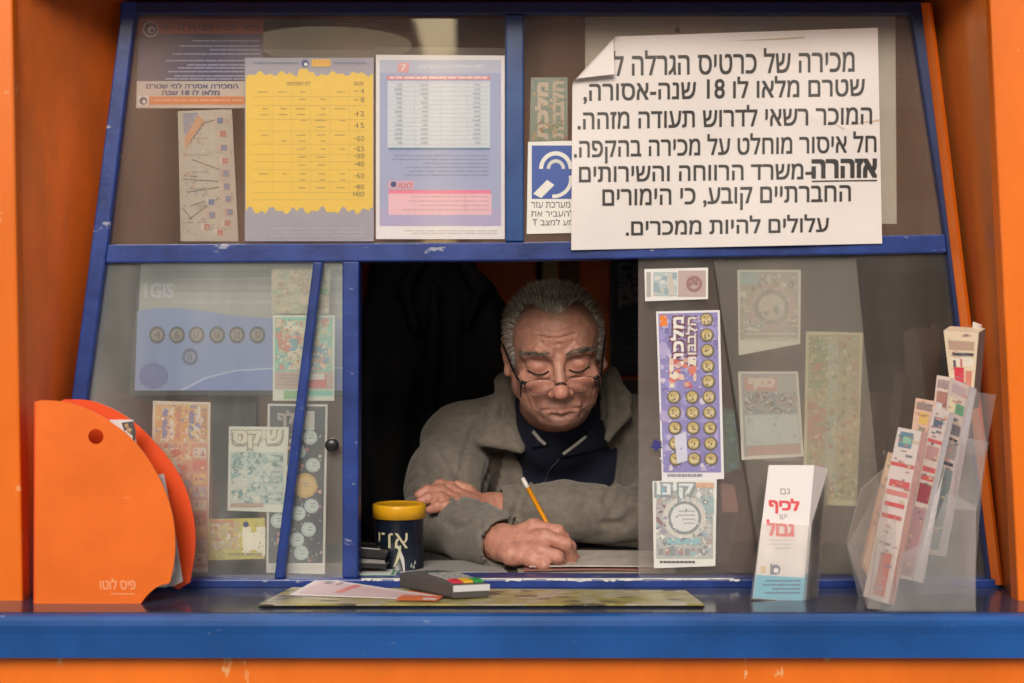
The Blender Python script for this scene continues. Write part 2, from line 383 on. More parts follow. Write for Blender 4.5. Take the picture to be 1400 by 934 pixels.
# --- big white notice with a curled corner, taped outside the frame
def notice():
    TL, TR, BR, BL = (783,52), (1200,38), (1206,333), (781,342)
    f0, f1 = np.array([852.,46.]), np.array([779.,125.])                     # crease of the curl
    e = (f1-f0)/np.linalg.norm(f1-f0); nrm = np.array([e[1], -e[0]])
    if np.dot(np.array(TL)-f0, nrm) < 0: nrm = -nrm
    rad = 5.0
    def m(x, y, L):
        p = np.array([x, y]); d = float(np.dot(p-f0, nrm)); yb = -.0125-.0003*L
        yb -= .0021*math.sin(x*.021+y*.013)+.0010*math.sin(y*.03-x*.008)
        for (ax_, ay_, bx_, by_, amp, wd) in ((1060,140,1206,196,.0010,8),(900,40,1010,345,.0009,9),(1120,36,1140,110,.0009,7)):
            ux, uy = bx_-ax_, by_-ay_; ll = (ux*ux+uy*uy)**.5; dd = ((x-ax_)*uy-(y-ay_)*ux)/ll; tt = ((x-ax_)*ux+(y-ay_)*uy)/ll/ll
            yb -= amp*math.exp(-abs(dd)/wd)*max(0, 1-abs(tt-.5)*1.6)
        if d <= 0: return P(x, y, yb)
        a = d/rad
        if a < 2.9: off, out = rad*math.sin(a), rad*(1-math.cos(a))
        else: off, out = rad*math.sin(2.9)-(d-2.9*rad)*.97, rad*(1-math.cos(2.9))+(d-2.9*rad)*.12
        q = p+nrm*(off-d); v = P(q[0], q[1], yb); v.y -= out*.001
        return v
    s = Sheet([(0,0),(1,0),(1,1),(0,1)], 0); s.v = []; s.f = []; s.mi = []; s.sm = []; s.mats = []
    nx, ny = 130, 92; pm = mat('white notice paper', (.76,.70,.675), .5, var=.04, scale=9)
    vs = []
    for j in range(ny+1):
        for i in range(nx+1):
            a, c = i/nx, j/ny
            x = (TL[0]*(1-a)+TR[0]*a)*(1-c)+(BL[0]*(1-a)+BR[0]*a)*c; y = (TL[1]*(1-a)+TR[1]*a)*(1-c)+(BL[1]*(1-a)+BR[1]*a)*c
            vs.append(m(x, y, 0))
    s.add(vs, [(j*(nx+1)+i, (j+1)*(nx+1)+i, (j+1)*(nx+1)+i+1, j*(nx+1)+i+1) for j in range(ny) for i in range(nx)], pm, True)
    T = lambda t, x0, x1, y0, y1, bold=.016, tl=-.018: s.text(t, x0, y0, x1, y1, (.035,.03,.03), 2.6, bold, tilt=tl, mapf=m)
    T('מכירה של כרטיס הגרלה ל', 838, 1168, 70, 104)
    T('שטרם מלאו לו 18 שנה-אסורה,', 798, 1182, 109, 142)
    T('המוכר רשאי לדרוש תעודה מזהה.', 790, 1192, 148, 177)
    T('חל איסור מוחלט על מכירה בהקפה.', 785, 1198, 187, 224)
    T('אזהרה', 1111, 1198, 219, 243, .045, -.014); T('-משרד הרווחה והשירותים', 792, 1109, 228, 249, .016, -.014)
    T('החברתיים קובע, כי הימורים', 824, 1163, 259, 290)
    T('עלולים להיות ממכרים.', 856, 1133, 298, 322)
    s.add([m(x, y, 2.6) for x, y in ((1110,247),(1199,245.8),(1199,247.8),(1110,249))], [(3,2,1,0)], ink((.035,.03,.03)))
    for pts in ([(1120,158),(1155,176),(1154,177.5)], [(1160,170),(1203,163),(1203,166)], [(1000,56),(1100,50),(1100,52)]):   # worn creases
        s.add([m(x, y, 2.0) for x, y in pts], [(0,1,2)], ink((.62,.44,.33)))
    tag(s.build('notice_sheet'), 'large white notice in black Hebrew print with a curled corner', 'notice')
notice()
# --- pale board behind it
s = Sheet([(800,24),(1224,15),(1226,306),(800,308)], .008, (.52,.51,.46), .003); s.disc(926,41,4,DG,2)
sheet_thing(s, 'board', 'blank pale grey board behind the big white notice', 'board')
# --- yellow price list
s = Sheet([(335,79),(511,79),(511,330),(335,330)], -.0022, (.36,.34,.42)); r = random.Random(5)
nz = 60; jag = lambda i, sd: 3.2*math.sin(i*.55+sd)+2.6*math.sin(i*1.3+sd*2)+r.uniform(-1.4,1.4)
top = [(336+i*174/nz, 101+jag(i,1)*.7-(6 if abs(i-27)<3 else 0)) for i in range(nz+1)]; bot = [(336+i*174/nz, 288+jag(i,4)) for i in range(nz,-1,-1)]
for i in range(nz): s.poly([top[i], top[i+1], bot[nz-1-i], bot[nz-i]], (.78,.54,.06), 1)
s.rect(426,81,452,91,(.78,.5,.05),2); s.disc(417,87,5,NAVY,2); s.disc(418,88,2.4,W_,3); s.text('מחירון',428,83,450,90,ORG,3)
s.lines(345,85,408,88,1,(.2,.2,.3),2,.8,1,False); s.lines(456,85,500,88,1,(.2,.2,.3),2,.8,2,False)
s.text('דמי השתתפות',392,112,424,117,(.12,.1,.03)); s.text('סכום',484,112,497,117,(.12,.1,.03))
for i, (y, t) in enumerate(zip((124,136,155,171,189,203,213,224,240,255,265), ('4','8','12','15','20','25','30','40','50','80','100'))):
    s.text(t, 498-5*len(t), y-3, 498, y+4, (.2,.16,.05), rtl=False); s.rect(484,y,490,y+1.2,(.3,.25,.05),2)
    s.rect(345,y+8,500,y+8.5,(.45,.36,.08),1.5)
rr = random.Random(8)
for y in (125,135,148,156,164,173,184,192,203,214,225,237,245,256):
    for k, x in enumerate((366,392,418,445,472)):
        if k < 2 and y in (135,164,173,203,214,225,245,256): continue
        if rr.random() < .78: wd = rr.uniform(7,16); s.lines(x-wd, y, x, y+3, 1, (.40,.31,.08), 2, .5, int(y+x), False, .8)
for x in (372,398,424,451,477): s.rect(x,120,x+.4,270,(.5,.4,.1),1.5)
s.lines(345,312,500,327,3,(.5,.48,.52),2,.25,9)
yl = sheet_thing(s, 'price_list', 'yellow price list with grey torn-look borders beside the lilac table', 'price list', 'printed sheets in the upper left pane')
# --- lilac table
s = Sheet([(514,75),(690,76),(690,327),(514,327)], -.0020, (.80,.76,.78))
s.rect(519,82,685,309,(.36,.40,.60),1); s.rect(519,82,685,100,(.48,.5,.62),1.5); s.rect(519,285,685,309,(.42,.38,.60),1.5)
s.text('לוח הגרלות לשנה הקרובה',572,88,660,95,(.85,.85,.85),3); s.poly([(545,86),(560,86),(558,100),(543,98)],PINK,3); s.text('7',548,88,555,97,W_,4)
s.rect(529,104,670,109,(.72,.25,.25),2); s.lines(533,105,666,108,1,(.85,.7,.7),3,.8,3,False)
s.rect(530,111,670,202,(.62,.66,.72),2); 
for i in range(15): s.rect(532,113+i*6,668,113.5+i*6,(.45,.48,.58),3)
for x in (548,566,584,602,620,638,656): s.rect(x,112,x+.5,202,(.48,.5,.6),3)
for x in (550,585,656): s.lines(x-12,115,x,200,14,(.42,.45,.55),3.5,.4,x,True)
s.rect(531,202,670,205,(.12,.22,.4),3); s.lines(532,212,668,244,6,(.25,.28,.45),2,.3,21)
s.poly([(530,247),(566,247),(566,259),(530,259)],(.62,.4,.5),2); s.disc(538,252,4,NAVY,3); s.text('לוטו',545,249,564,257,RED,3)
s.rect(531,260,671,265,(.78,.2,.32),2); s.rect(531,265,672,294,(.78,.50,.58),2); s.lines(536,268,668,292,4,(.6,.38,.45),3,.3,33)
for x in (566,601,636): s.rect(x,265,x+.6,294,(.6,.4,.45),3)
s.lines(525,315,680,322,2,(.55,.5,.5),2,.35,12)
sheet_thing(s, 'draw_calendar', 'lilac table sheet with white border and pink lower box', 'printed table', 'printed sheets in the upper left pane')
# clear sleeves over the two sheets
for poly, lab in (([(334,68),(512,70),(512,329),(334,329)], 'clear plastic sleeve over the yellow price list'), ([(513.5,65),(691,67),(691,326),(513.5,326)], 'clear plastic sleeve over the lilac table')):
    b = MB(); b.prism(poly, -.0052, -.0047, clear('sleeve', milk=.04, tint=(.8,.78,.75), gloss=.08, ior=1.35), Yr=0); tag(b.build('plastic_sleeve'), lab, 'plastic sleeve', 'clear sleeves in the upper left pane')
# --- blue and red sticker, top left
s = Sheet([(190,26),(360,26),(358,148),(186,148)], .006, (.014,.028,.13))
s.poly([(190,26),(360,26),(359.5,46),(189.5,46)], (.55,.1,.07), 1); s.disc(206,40,11,W_,2); s.disc(206,40,9,NAVY,3); s.disc(207,41,5,W_,4); s.disc(208,42,2.6,NAVY,5)
s.text('איסור מכירה לפני גיל 17 - 18',222,32,354,42,(.05,.04,.12),2,.03)
for i, y in enumerate((55,62,67,73,82,88,92,97,103,107)): s.lines(200+(i%3)*14+(25 if i<4 else 0),y,355,y+2.6,1,(.32,.38,.6),2,.75,i,True,.92)
s.poly([(187,111),(359,111),(358,148),(186,148)], (.62,.58,.54), 1.5); s.text('המכירה אסורה למי שטרם',200,114,325,121,NAVY,3,.03); s.text('מלאו לו 18 שנה',222,123,300,130,NAVY,3,.03)
s.rect(204,132,357,143,(.72,.25,.06),2.5); s.rect(189,131,203,145,W_,2.5); s.disc(196,138,5.5,NAVY,3.5); s.disc(197,139,2.5,W_,4.5); s.lines(210,136,350,139,1,(.85,.45,.25),3.5,.8,2,False)
sheet_thing(s, 'warning_sticker', 'dark blue age warning sticker with red header, top left pane', 'sticker')
# --- narrow paper with branching lines
s = Sheet([(243,152),(317,149),(326,330),(247,330)], .0085, (.56,.53,.47)); rr = random.Random(2)
s.poly([(250,155),(270,154),(272,182),(252,183)],(.3,.33,.45),2); s.poly([(270,158),(280,165),(262,190),(254,205),(252,190)],(.65,.36,.2),2.6)
for (a, c) in (((252,240),(270,242)),((262,218),(300,232)),((250,245),(298,248)),((256,263),(300,256)),((258,282),(282,275)),((250,285),(262,300)),((258,300),(300,270)),((255,200),(280,168)),((280,168),(300,162))):
    d = Vector((c[0]-a[0], c[1]-a[1])).normalized(); n = (-d[1]*.8, d[0]*.8)
    s.poly([(a[0]+n[0],a[1]+n[1]),(c[0]+n[0],c[1]+n[1]),(c[0]-n[0],c[1]-n[1]),(a[0]-n[0],a[1]-n[1])],(.24,.21,.19),1.5)
for x, y in ((300,165),(304,183),(305,202),(307,220),(308,237),(309,255),(311,272),(288,276),(289,294),(313,290),(310,305),(300,318),(282,310)):
    s.rect(x-7,y-5,x+6,y+5,rr.choice([(.66,.5,.42),(.6,.42,.36),(.65,.62,.58)]),2); s.rect(x-3,y-4,x+5,y+4,rr.choice([(.12,.2,.42),(.5,.22,.18),(.2,.25,.4)]),3)
busy(s,250,156,318,326,[(.6,.55,.48),(.42,.38,.34),(.55,.4,.34),(.4,.42,.48),(.66,.62,.56)],130,3,1.05,(2,5),(1,2.2))
for i in range(6): s.lines(250,188+i*23,284,192+i*23,1,(.42,.38,.34),2,.5,i+60)
sheet_thing(s, 'diagram_strip', 'narrow paper with branching lines and small blue squares', 'paper strip')
# --- green ticket and the hearing loop sign behind the curl
def lady(s, x0, y0, x1, y1, L=4, seed=0):       # a loose splash of colour
    s.speck(x0, y0, x1, y1, 26, [(.65,.2,.15),(.7,.5,.42),(.75,.66,.55),(.55,.12,.12),(.62,.36,.3)], L, (4,9), seed)
s = Sheet([(726,106),(776,106),(776,193),(724,193)], .0075, (.28,.40,.36)); s.rect(730,110,774,190,(.2,.36,.33),1)
s.text('מלכת',733,114,748,190,(.72,.66,.56),3,.05,vert=True); s.text('הלבבות',753,112,770,188,(.66,.6,.5),3,.05,vert=True); s.speck(728,165,776,192,24,[(.5,.4,.25),(.45,.15,.12),(.2,.35,.2)],4,(2,5),4)
busy(s,727,108,776,192,[(.28,.42,.36),(.14,.26,.24),(.5,.42,.3)],60,4,1.4,(2,5),(1,2)); sheet_thing(s, 'lottery_ticket', 'green ticket with upright letters above the hearing loop sign', 'lottery ticket')
s = Sheet([(722,194),(806,192),(806,318),(720,320)], -.0020, (.78,.76,.70)); s.rect(727,199,802,272,(.035,.085,.34),1)
def arc(cx, cy, r, wd, a0, a1, col, L, n=22, sy=1):
    t = [R(a0+(a1-a0)*k/n) for k in range(n+1)]
    for k in range(n): s.poly([(cx+r*math.cos(t[k]),cy-sy*r*math.sin(t[k])),(cx+r*math.cos(t[k+1]),cy-sy*r*math.sin(t[k+1])),(cx+(r-wd)*math.cos(t[k+1]),cy-sy*(r-wd)*math.sin(t[k+1])),(cx+(r-wd)*math.cos(t[k]),cy-sy*(r-wd)*math.sin(t[k]))],col,L)
arc(760,231,23,5.5,0,180,(.74,.72,.66),2,sy=1.05); arc(760,231,12.5,4.5,0,180,(.62,.6,.55),2,sy=1.05)
arc(757,245,26,5,-95,12,(.74,.72,.66),2); s.poly([(748,246),(758,253),(740,271),(729,265)],(.74,.72,.66),3)
s.text('זוהי מערכת עזר',726,276,800,284,(.1,.1,.12),2); s.text('יש להעביר את',726,287,800,296,(.1,.1,.12),2); s.text('השמע למצב T',728,299,800,308,(.1,.1,.12),2)
sheet_thing(s, 'hearing_loop_sign', 'white sign with blue ear symbol beside the big notice', 'sign')

# ================= lower left pane
# monitor seen through the glass
mo = empty('monitor', P(310,545,.06), 'wide screen showing a row of numbered balls behind the pane', 'monitor')
b = MB(); b.prism([(188,352),(470,352),(470,543),(172,543)], .055, .075, mat('monitor case', (.05,.05,.055), .4), Yr=.05); b.build('monitor_case', mo, .003)
b = MB(); b.prism([(290,543),(350,543),(350,744),(290,744)], .08, .1, mat('monitor case', (.05,.05,.055), .4)); b.prism([(240,742),(400,742),(400,747.5),(240,747.5)], .045, .16, mat('monitor case', (.05,.05,.055), .4), Yr=.06); b.build('monitor_stand', mo)
class Screen(Sheet):
    pass
def glow(col, e=.15): return mat('screen', col, .3, emit=e)
ink_old = ink
ink = lambda col, rough=.45: glow(col)
s = Sheet([(193,360),(468,360),(468,534),(184,534)], .054, base=glow((.40,.39,.35)))
s.poly([(188,425),(215,421),(245,421),(280,425),(320,432),(370,435),(468,436),(468,534),(184,534)], (.26,.32,.50), 1)
s.poly([(245,534),(280,518),(320,508),(370,505),(468,504),(468,534)], (.22,.28,.52), 2)
s.poly([(245,534),(280,516),(320,506),(370,503),(468,502),(468,504),(370,505),(320,508),(282,518),(250,534)], (.44,.5,.64), 2.5)
s.text('1GIS',198,388,237,407,(.52,.53,.57),2,.03,rtl=False)
for i, (x, t) in enumerate(zip((215,242,269,297,324,352),('4','6','17','18','23','33'))):
    s.disc(x,458,11,(.14,.14,.15),3,ry=12); s.disc(x-.5,458,8,(.33,.28,.24),4); s.text(t,x-4,453,x+4,463,(.2,.18,.18),5,.03,rtl=False)
s.disc(260,488,11,(.15,.17,.26),3,ry=12); s.disc(260,488,7,(.3,.32,.4),4); s.text('8',256,483,263,493,(.2,.2,.26),5,.03,rtl=False)
s.disc(210,514,20,(.18,.2,.38),3,ry=18); s.disc(205,508,9,(.2,.23,.42),4)
for y, k in ((370,.34),(380,.5),(396,.33),(412,.45)): s.poly([(240,y),(468,y-2),(468,y+4),(240,y+3)],(k,k*.98,k*.88),1.5)
s.build('screen', mo)
ink = ink_old
LL = 'lottery tickets stuck inside the lower left pane'
# pale ticket above, teal ticket
s = Sheet([(371,366),(452,366),(450,429),(371,429)], .0130, (.55,.54,.45)); s.speck(372,368,450,428,40,[(.6,.55,.4),(.45,.55,.4),(.62,.5,.42)],1,(4,12),5); s.rect(425,395,450,404,(.2,.42,.22),4)
busy(s,373,368,450,428,[(.62,.56,.42),(.44,.5,.38),(.68,.62,.5),(.5,.4,.3)],120,2,4.5); sheet_thing(s, 'lottery_ticket', 'washed-out beige ticket above the teal one', 'lottery ticket', LL)
s = Sheet([(373,431),(458,431),(457,548),(373,548)], .0100, (.74,.78,.68)); s.rect(376,434,454,508,(.28,.66,.55),1); s.rect(384,438,448,500,(.55,.66,.5),2)
s.speck(386,440,446,506,55,[(.66,.45,.36),(.7,.56,.42),(.5,.62,.5),(.6,.35,.3),(.75,.7,.55)],3,(4,11),2); s.rect(376,508,455,532,(.55,.42,.38),3); s.rect(418,512,446,530,(.62,.18,.18),4.5); s.rect(420,511,444,519,(.7,.7,.68),5)
s.rect(388,534,455,541,(.2,.6,.5),3); s.rect(388,535,414,545,(.25,.5,.25),4); s.lines(378,512,414,530,4,(.4,.3,.28),5,.35,8)
busy(s,377,435,453,506,[(.3,.6,.5),(.72,.6,.46),(.62,.3,.26),(.76,.74,.6),(.2,.4,.5)],160,3,5); sheet_thing(s, 'lottery_ticket', 'teal ticket with pink figures crossed by the slanted bar', 'lottery ticket', LL)
# tall orange ticket
s = Sheet([(209,548),(288,550),(281,784),(250,783)], .0090, (.74,.66,.56))
s = Sheet([(209,548),(288,550),(284,783),(205,780)], .0090, (.74,.66,.56)); s.rect(212,553,284,605,(.70,.46,.24),1)
for i in range(8): s.poly([(214+i*9,556+(i%3)*3),(220+i*9,555+(i%2)*4),(219+i*9,602),(213+i*9,598)],[(.72,.42,.16),(.22,.25,.5),(.78,.74,.66),(.60,.3,.2)][i%4],3)
busy(s,213,554,283,604,[(.75,.62,.3),(.66,.3,.16),(.78,.74,.7),(.3,.3,.5)],120,4,4,(2,5),(1,2.5)); busy(s,213,606,262,776,[(.70,.5,.3),(.6,.18,.14),(.74,.66,.5),(.4,.3,.36)],160,9,2.2)
s.rect(212,606,284,776,(.62,.34,.24),1); s.rect(222,612,248,650,(.62,.6,.58),2)
for j in range(9):
    for i in range(3 if j > 2 else 1):
        x, y = 264-i*23, 612+j*18; s.rect(x,y,x+18,y+14,[(.70,.64,.56),(.62,.2,.15),(.72,.5,.2),(.5,.45,.5)][(i*2+j)%4],3); s.speck(x+2,y+2,x+16,y+12,6,[(.3,.28,.4),(.6,.16,.12),(.75,.62,.3)],4,(2,4),i*9+j)
sheet_thing(s, 'lottery_ticket', 'tall orange and red ticket half behind the orange folder', 'lottery ticket', LL)
# pale ticket
s = Sheet([(313,583),(395,584),(389,701),(311,698)], .0075, (.74,.76,.68)); s.text('שיקס',318,590,385,615,(.36,.34,.30),4,.10); s.text('שיקס',319,590,384,613,(.72,.7,.6),4.5,.05)
s.rect(315,618,388,690,(.55,.64,.62),1); s.speck(316,618,350,690,40,[(.3,.46,.46),(.42,.55,.52),(.62,.68,.62),(.25,.36,.38)],2,(3,9),3); s.disc(328,660,13,(.62,.64,.6),5,ry=8); s.lines(350,622,386,688,9,(.4,.44,.42),3,.35,5)
s.rect(315,688,360,693,(.5,.35,.3),6)
busy(s,316,619,387,688,[(.36,.5,.48),(.62,.7,.64),(.22,.34,.34),(.7,.72,.64)],150,7,3.2,(3,7),(1,2.6)); sheet_thing(s, 'lottery_ticket', 'pale green ticket with bubble lettering in the lower left pane', 'lottery ticket', LL)
# yellow ticket with a 1
s = Sheet([(285,710),(362,708),(362,764),(285,766)], .0085, (.62,.56,.14)); s.rect(287,714,327,752,(.55,.45,.3),1); s.speck(288,716,326,750,30,[(.72,.68,.6),(.55,.3,.15),(.7,.55,.2)],2,(2,6),6)
s.text('1',341,728,353,752,(.82,.8,.7),3,.08,rtl=False); s.rect(288,711,320,715,(.66,.3,.15),3); s.disc(336,717,4,NAVY,3); s.lines(290,756,358,762,1,(.35,.3,.1),3,.6,2)
busy(s,287,713,361,762,[(.66,.58,.12),(.5,.42,.1),(.72,.68,.5),(.55,.3,.14)],90,5,1.2,(2,5),(1,2)); sheet_thing(s, 'lottery_ticket', 'small yellow ticket printed with a white 1', 'lottery ticket', LL)
# dark ticket with coloured discs
s = Sheet([(366,552),(448,553),(444,785),(364,783)], .0098, (.70,.69,.66)); s.poly([(369,555),(445,556),(441,770),(367,770)],(.085,.09,.11),1); s.rect(416,562,430,588,(.6,.58,.55),3); s.text('אלף',380,562,414,584,(.4,.36,.34),3,.06)
for i, (x, y) in enumerate(((424,598),(408,618),(428,636),(417,664),(426,692),(408,702),(422,724),(406,738),(412,756),(384,640),(382,680),(380,712))):
    big = i == 3; s.disc(x,y,17 if big else 10,(.62,.42,.16) if big else (.5,.6,.62),3); s.disc(x+1,y,13 if big else 7,(.72,.52,.22) if big else (.64,.72,.68),4); s.lines(x-5,y-4,x+5,y+4,2,(.3,.36,.4),5,.4,i)
s.speck(376,610,440,765,24,[(.55,.2,.2),(.6,.4,.3),(.2,.3,.4)],2,(2,5),9); s.rect(370,772,440,780,(.62,.6,.56),2)
busy(s,370,592,440,768,[(.2,.24,.3),(.5,.25,.2),(.55,.5,.4),(.3,.4,.42)],110,6,1.5,(2,5),(1,2)); sheet_thing(s, 'lottery_ticket', 'dark ticket with pale coloured discs beside the blue post', 'lottery ticket', LL)

# ================= lower right pane
LR = 'lottery tickets stuck on the lower right pane'
b = MB(); b.prism([(874,358),(976,357),(1040,786),(874,786)], .0200, .0206, clear('plastic sheet', milk=.10, tint=(.72,.51,.47), gloss=.15, scale=12, smear=.7), Yr=0)
tag(b.build('plastic_sheet'), 'crinkled clear plastic sheet behind the purple ticket', 'plastic sheet', 'clear plastic sheets in the lower right pane')
b = MB(); b.prism([(977,356),(1172,352),(1216,786),(1044,786)], .0085, .0091, clear('milky plastic sheet', milk=.14, tint=(.92,.87,.78), gloss=.12, scale=7, smear=.4), Yr=0)
tag(b.build('plastic_sheet'), 'milky plastic sheet over three faded tickets', 'plastic sheet', 'clear plastic sheets in the lower right pane')
s = Sheet([(881,368),(968,366),(968,409),(882,412)], -.0022, (.76,.74,.70)); s.rect(893,372,926,405,(.42,.5,.5),1); s.speck(894,373,925,404,26,[(.6,.62,.6),(.3,.38,.42),(.55,.5,.45)],2,(3,8),1); s.rect(927,370,965,406,(.48,.36,.34),1); s.disc(949,388,11,(.32,.17,.16),3,r0=7); s.speck(942,381,956,395,8,[(.32,.17,.16)],4,(2,4),2); s.rect(884,372,890,406,(.4,.38,.36),1)
sheet_thing(s, 'lottery_ticket', 'small white-bordered ticket above the tall purple ticket', 'lottery ticket', LR)
s = Sheet([(897,426),(984,424),(990,655),(905,658)], -.0022, (.76,.74,.76)); s.poly([(900,429),(981,427),(986,646),(907,646)],(.27,.24,.50),1)
s.speck(902,432,982,640,50,[(.33,.3,.58),(.42,.36,.6),(.24,.2,.44)],2,(5,14),8); s.rect(902,431,912,446,ORG,3.2)
s.text('מלכת',918,434,934,500,(.16,.05,.06),3.4,.12,vert=True); s.text('מלכת',918,434,934,500,(.78,.74,.70),4,.03,vert=True); s.text('הלבבות',938,434,951,500,(.18,.06,.07),3.4,.12,vert=True); s.text('הלבבות',938,434,951,500,(.66,.62,.58),4,.03,vert=True)
lady(s, 915, 490, 952, 530, 4, 3)
for i in range(10): 
    for x in ((966,) if i < 5 else (966,943,918)):
        y = 437+i*21.2; x2 = x+i*.7; s.disc(x2,y,9.5,(.17,.14,.10),4.6); s.disc(x2-.5,y-.5,7.2,GOLD,5); s.poly([(x2-6,y-3),(x2,y+1),(x2+6,y-4),(x2+5,y+5),(x2-5,y+5)],(.62,.52,.3),5.4); s.speck(x2-4,y-4,x2+4,y+5,3,[(.2,.15,.08)],5.6,(1.5,3),i)
s.poly([(922,596),(938,590),(940,630),(926,634)],(.6,.6,.72),5.8); s.lines(912,648,960,654,1,(.3,.3,.34),3,.6,1,False)
busy(s,902,430,982,644,[(.36,.32,.6),(.5,.44,.64),(.2,.17,.4),(.62,.56,.66)],170,6,2.2,(3,7),(1,2.4)); sheet_thing(s, 'lottery_ticket', 'tall purple ticket with gold scratch discs and upright lettering', 'lottery ticket', LR)
s = Sheet([(892,658),(980,655),(978,774),(894,777)], -.0028, (.74,.73,.69)); s.rect(897,662,975,764,(.46,.47,.46),1); s.text('קינו',898,662,948,684,(.30,.32,.34),4,.10); s.text('קינו',899,662,947,682,(.68,.72,.72),4.5,.03); s.rect(898,663,912,680,(.22,.46,.56),3); s.rect(952,660,976,667,(.66,.4,.28),3.5); s.rect(958,680,976,702,(.34,.45,.47),2.93)
s.disc(936,708,30,(.60,.58,.54),3,ry=29); s.disc(936,708,23,(.27,.29,.30),4); s.disc(936,708,19,(.66,.66,.66),5); s.lines(924,698,950,720,4,(.36,.38,.4),6,.3,4); s.speck(897,690,912,730,12,[(.3,.2,.22),(.35,.33,.4)],3,(3,7),3); s.rect(912,736,958,744,(.3,.48,.52),3)
for i in range(7): s.rect(900+i*9,750,907+i*9,759,[(.3,.3,.3),(.4,.28,.25)][i%2],3)
s.lines(902,767,950,771,1,(.1,.1,.1),3,.7,5,False)
busy(s,897,664,974,762,[(.6,.6,.58),(.26,.28,.3),(.44,.36,.34),(.34,.46,.5),(.7,.7,.66)],190,8,2,(3,7),(1,2.6)); sheet_thing(s, 'lottery_ticket', 'grey ticket with a round dial under the purple ticket', 'lottery ticket', LR)
s = Sheet([(1008,369),(1095,369),(1094,470),(1010,486)], .0125, (.82,.82,.76)); s.rect(1012,372,1091,465,(.5,.49,.46),1); s.disc(1055,420,34,(.58,.5,.46),2,ry=32); s.disc(1055,420,24,(.40,.40,.38),3); s.disc(1055,420,18,(.62,.6,.55),4); s.rect(1012,373,1036,388,(.42,.58,.58),3); s.speck(1044,408,1066,432,10,[(.36,.42,.4),(.7,.62,.58)],5,(3,6),1); s.lines(1014,455,1088,470,2,(.7,.68,.62),5,.4,4)
busy(s,1012,374,1090,454,[(.66,.62,.55),(.34,.36,.34),(.5,.4,.36),(.42,.5,.48),(.74,.72,.66)],170,9,1.2,(3,8),(1,2.6)); sheet_thing(s, 'lottery_ticket', 'faded ticket with a round medallion, top of the milky sheet', 'lottery ticket', LR)
s = Sheet([(1009,508),(1091,508),(1099,624),(1014,629)], .0118, (.84,.82,.76)); s.poly([(1013,511),(1088,511),(1095,620),(1018,624)],(.47,.5,.5),1); s.rect(1018,516,1062,534,(.66,.36,.34),3,1); s.text('כסף',1024,518,1058,532,(.76,.7,.66),4,.08); s.speck(1020,536,1090,566,34,[(.36,.42,.46),(.5,.44,.42),(.3,.38,.44)],2.5,(4,9),5); s.poly([(1018,568),(1090,566),(1094,606),(1021,610)],(.62,.68,.68),4); s.poly([(1021,611),(1094,607),(1095,619),(1022,623)],(.62,.42,.38),4)
busy(s,1018,536,1090,566,[(.26,.32,.36),(.55,.5,.48),(.7,.68,.62),(.3,.22,.22)],130,3,3.2,(2,6),(1,2.4)); busy(s,1022,570,1090,606,[(.54,.62,.62),(.7,.74,.72),(.46,.54,.56)],50,5,4.6,(2,6),(1,2)); sheet_thing(s, 'lottery_ticket', 'faded ticket with a pink title and pale blue box', 'lottery ticket', LR)
s = Sheet([(1102,453),(1180,455),(1171,692),(1098,690)], .0110, (.66,.62,.42)); s.rect(1106,458,1176,684,(.46,.42,.28),1,-4); s.rect(1108,462,1130,548,(.52,.46,.26),2); s.text('אוצר',1110,464,1128,540,(.30,.36,.2),3,.1,vert=True); s.rect(1132,460,1146,684,(.50,.52,.44),2,-4)
for i in range(12): s.disc(1155-i*.4,474+i*18,3.5,(.30,.28,.2),3); s.disc(1170-i*.4,480+i*18,3,(.42,.32,.2),3); s.speck(1134,466+i*18,1146,480+i*18,3,[(.4,.46,.4)],3,(2,5),i)
s.poly([(1104,545),(1128,560),(1118,640),(1104,600)],(.56,.28,.24),3); s.speck(1104,552,1130,670,26,[(.52,.34,.24),(.5,.44,.28),(.42,.4,.26)],4,(3,9),2)
busy(s,1104,460,1172,684,[(.56,.5,.3),(.34,.36,.22),(.62,.58,.44),(.5,.28,.2),(.4,.46,.36)],300,4,2.4,(3,7),(1,2.6)); sheet_thing(s, 'lottery_ticket', 'long olive map-like ticket at the edge of the milky sheet', 'lottery ticket', LR)
# blurred green card leaning behind the plastic
s = Sheet([(986,556),(1004,562),(1012,640),(990,648)], .030, (.08,.22,.2)); s.speck(988,566,1006,640,12,[(.1,.3,.36),(.12,.32,.2)],2,(3,8),2); sheet_thing(s, 'card', 'dark green card behind the crinkled plastic sheet', 'card')
s = Sheet([(985,660),(1004,664),(1010,700),(988,700)], .034, (.42,.2,.16)); sheet_thing(s, 'card', 'small reddish card behind the crinkled plastic, low down', 'card')
# small blue star sticker and black pane knob
s = Sheet([(893,603),(897,600),(900,604),(905,603),(903,608),(906,613),(900,613),(897,618),(894,613),(889,612),(892,608)], -.0022, (.03,.03,.2)); sheet_thing(s, 'star_sticker', 'tiny dark blue star sticker left of the purple ticket', 'sticker')
b = MB(); c = P(455,608,-.003)
M = [(0,-.016),(.006,-.016),(.0085,-.0145),(.0095,-.011),(.0085,-.006),(.006,-.004),(.006,.004)]
n = 24; vs = [c+Vector((r_*math.cos(6.2832*k/n), z_, r_*math.sin(6.2832*k/n))) for k in range(n) for r_, z_ in M]
b.add(vs, [(k*7+j, k*7+j+1, ((k+1)%n)*7+j+1, ((k+1)%n)*7+j) for k in range(n) for j in range(6)], mat('black plastic', (.012,.012,.012), .3), True)
b.build('pane_knob', kiosk)
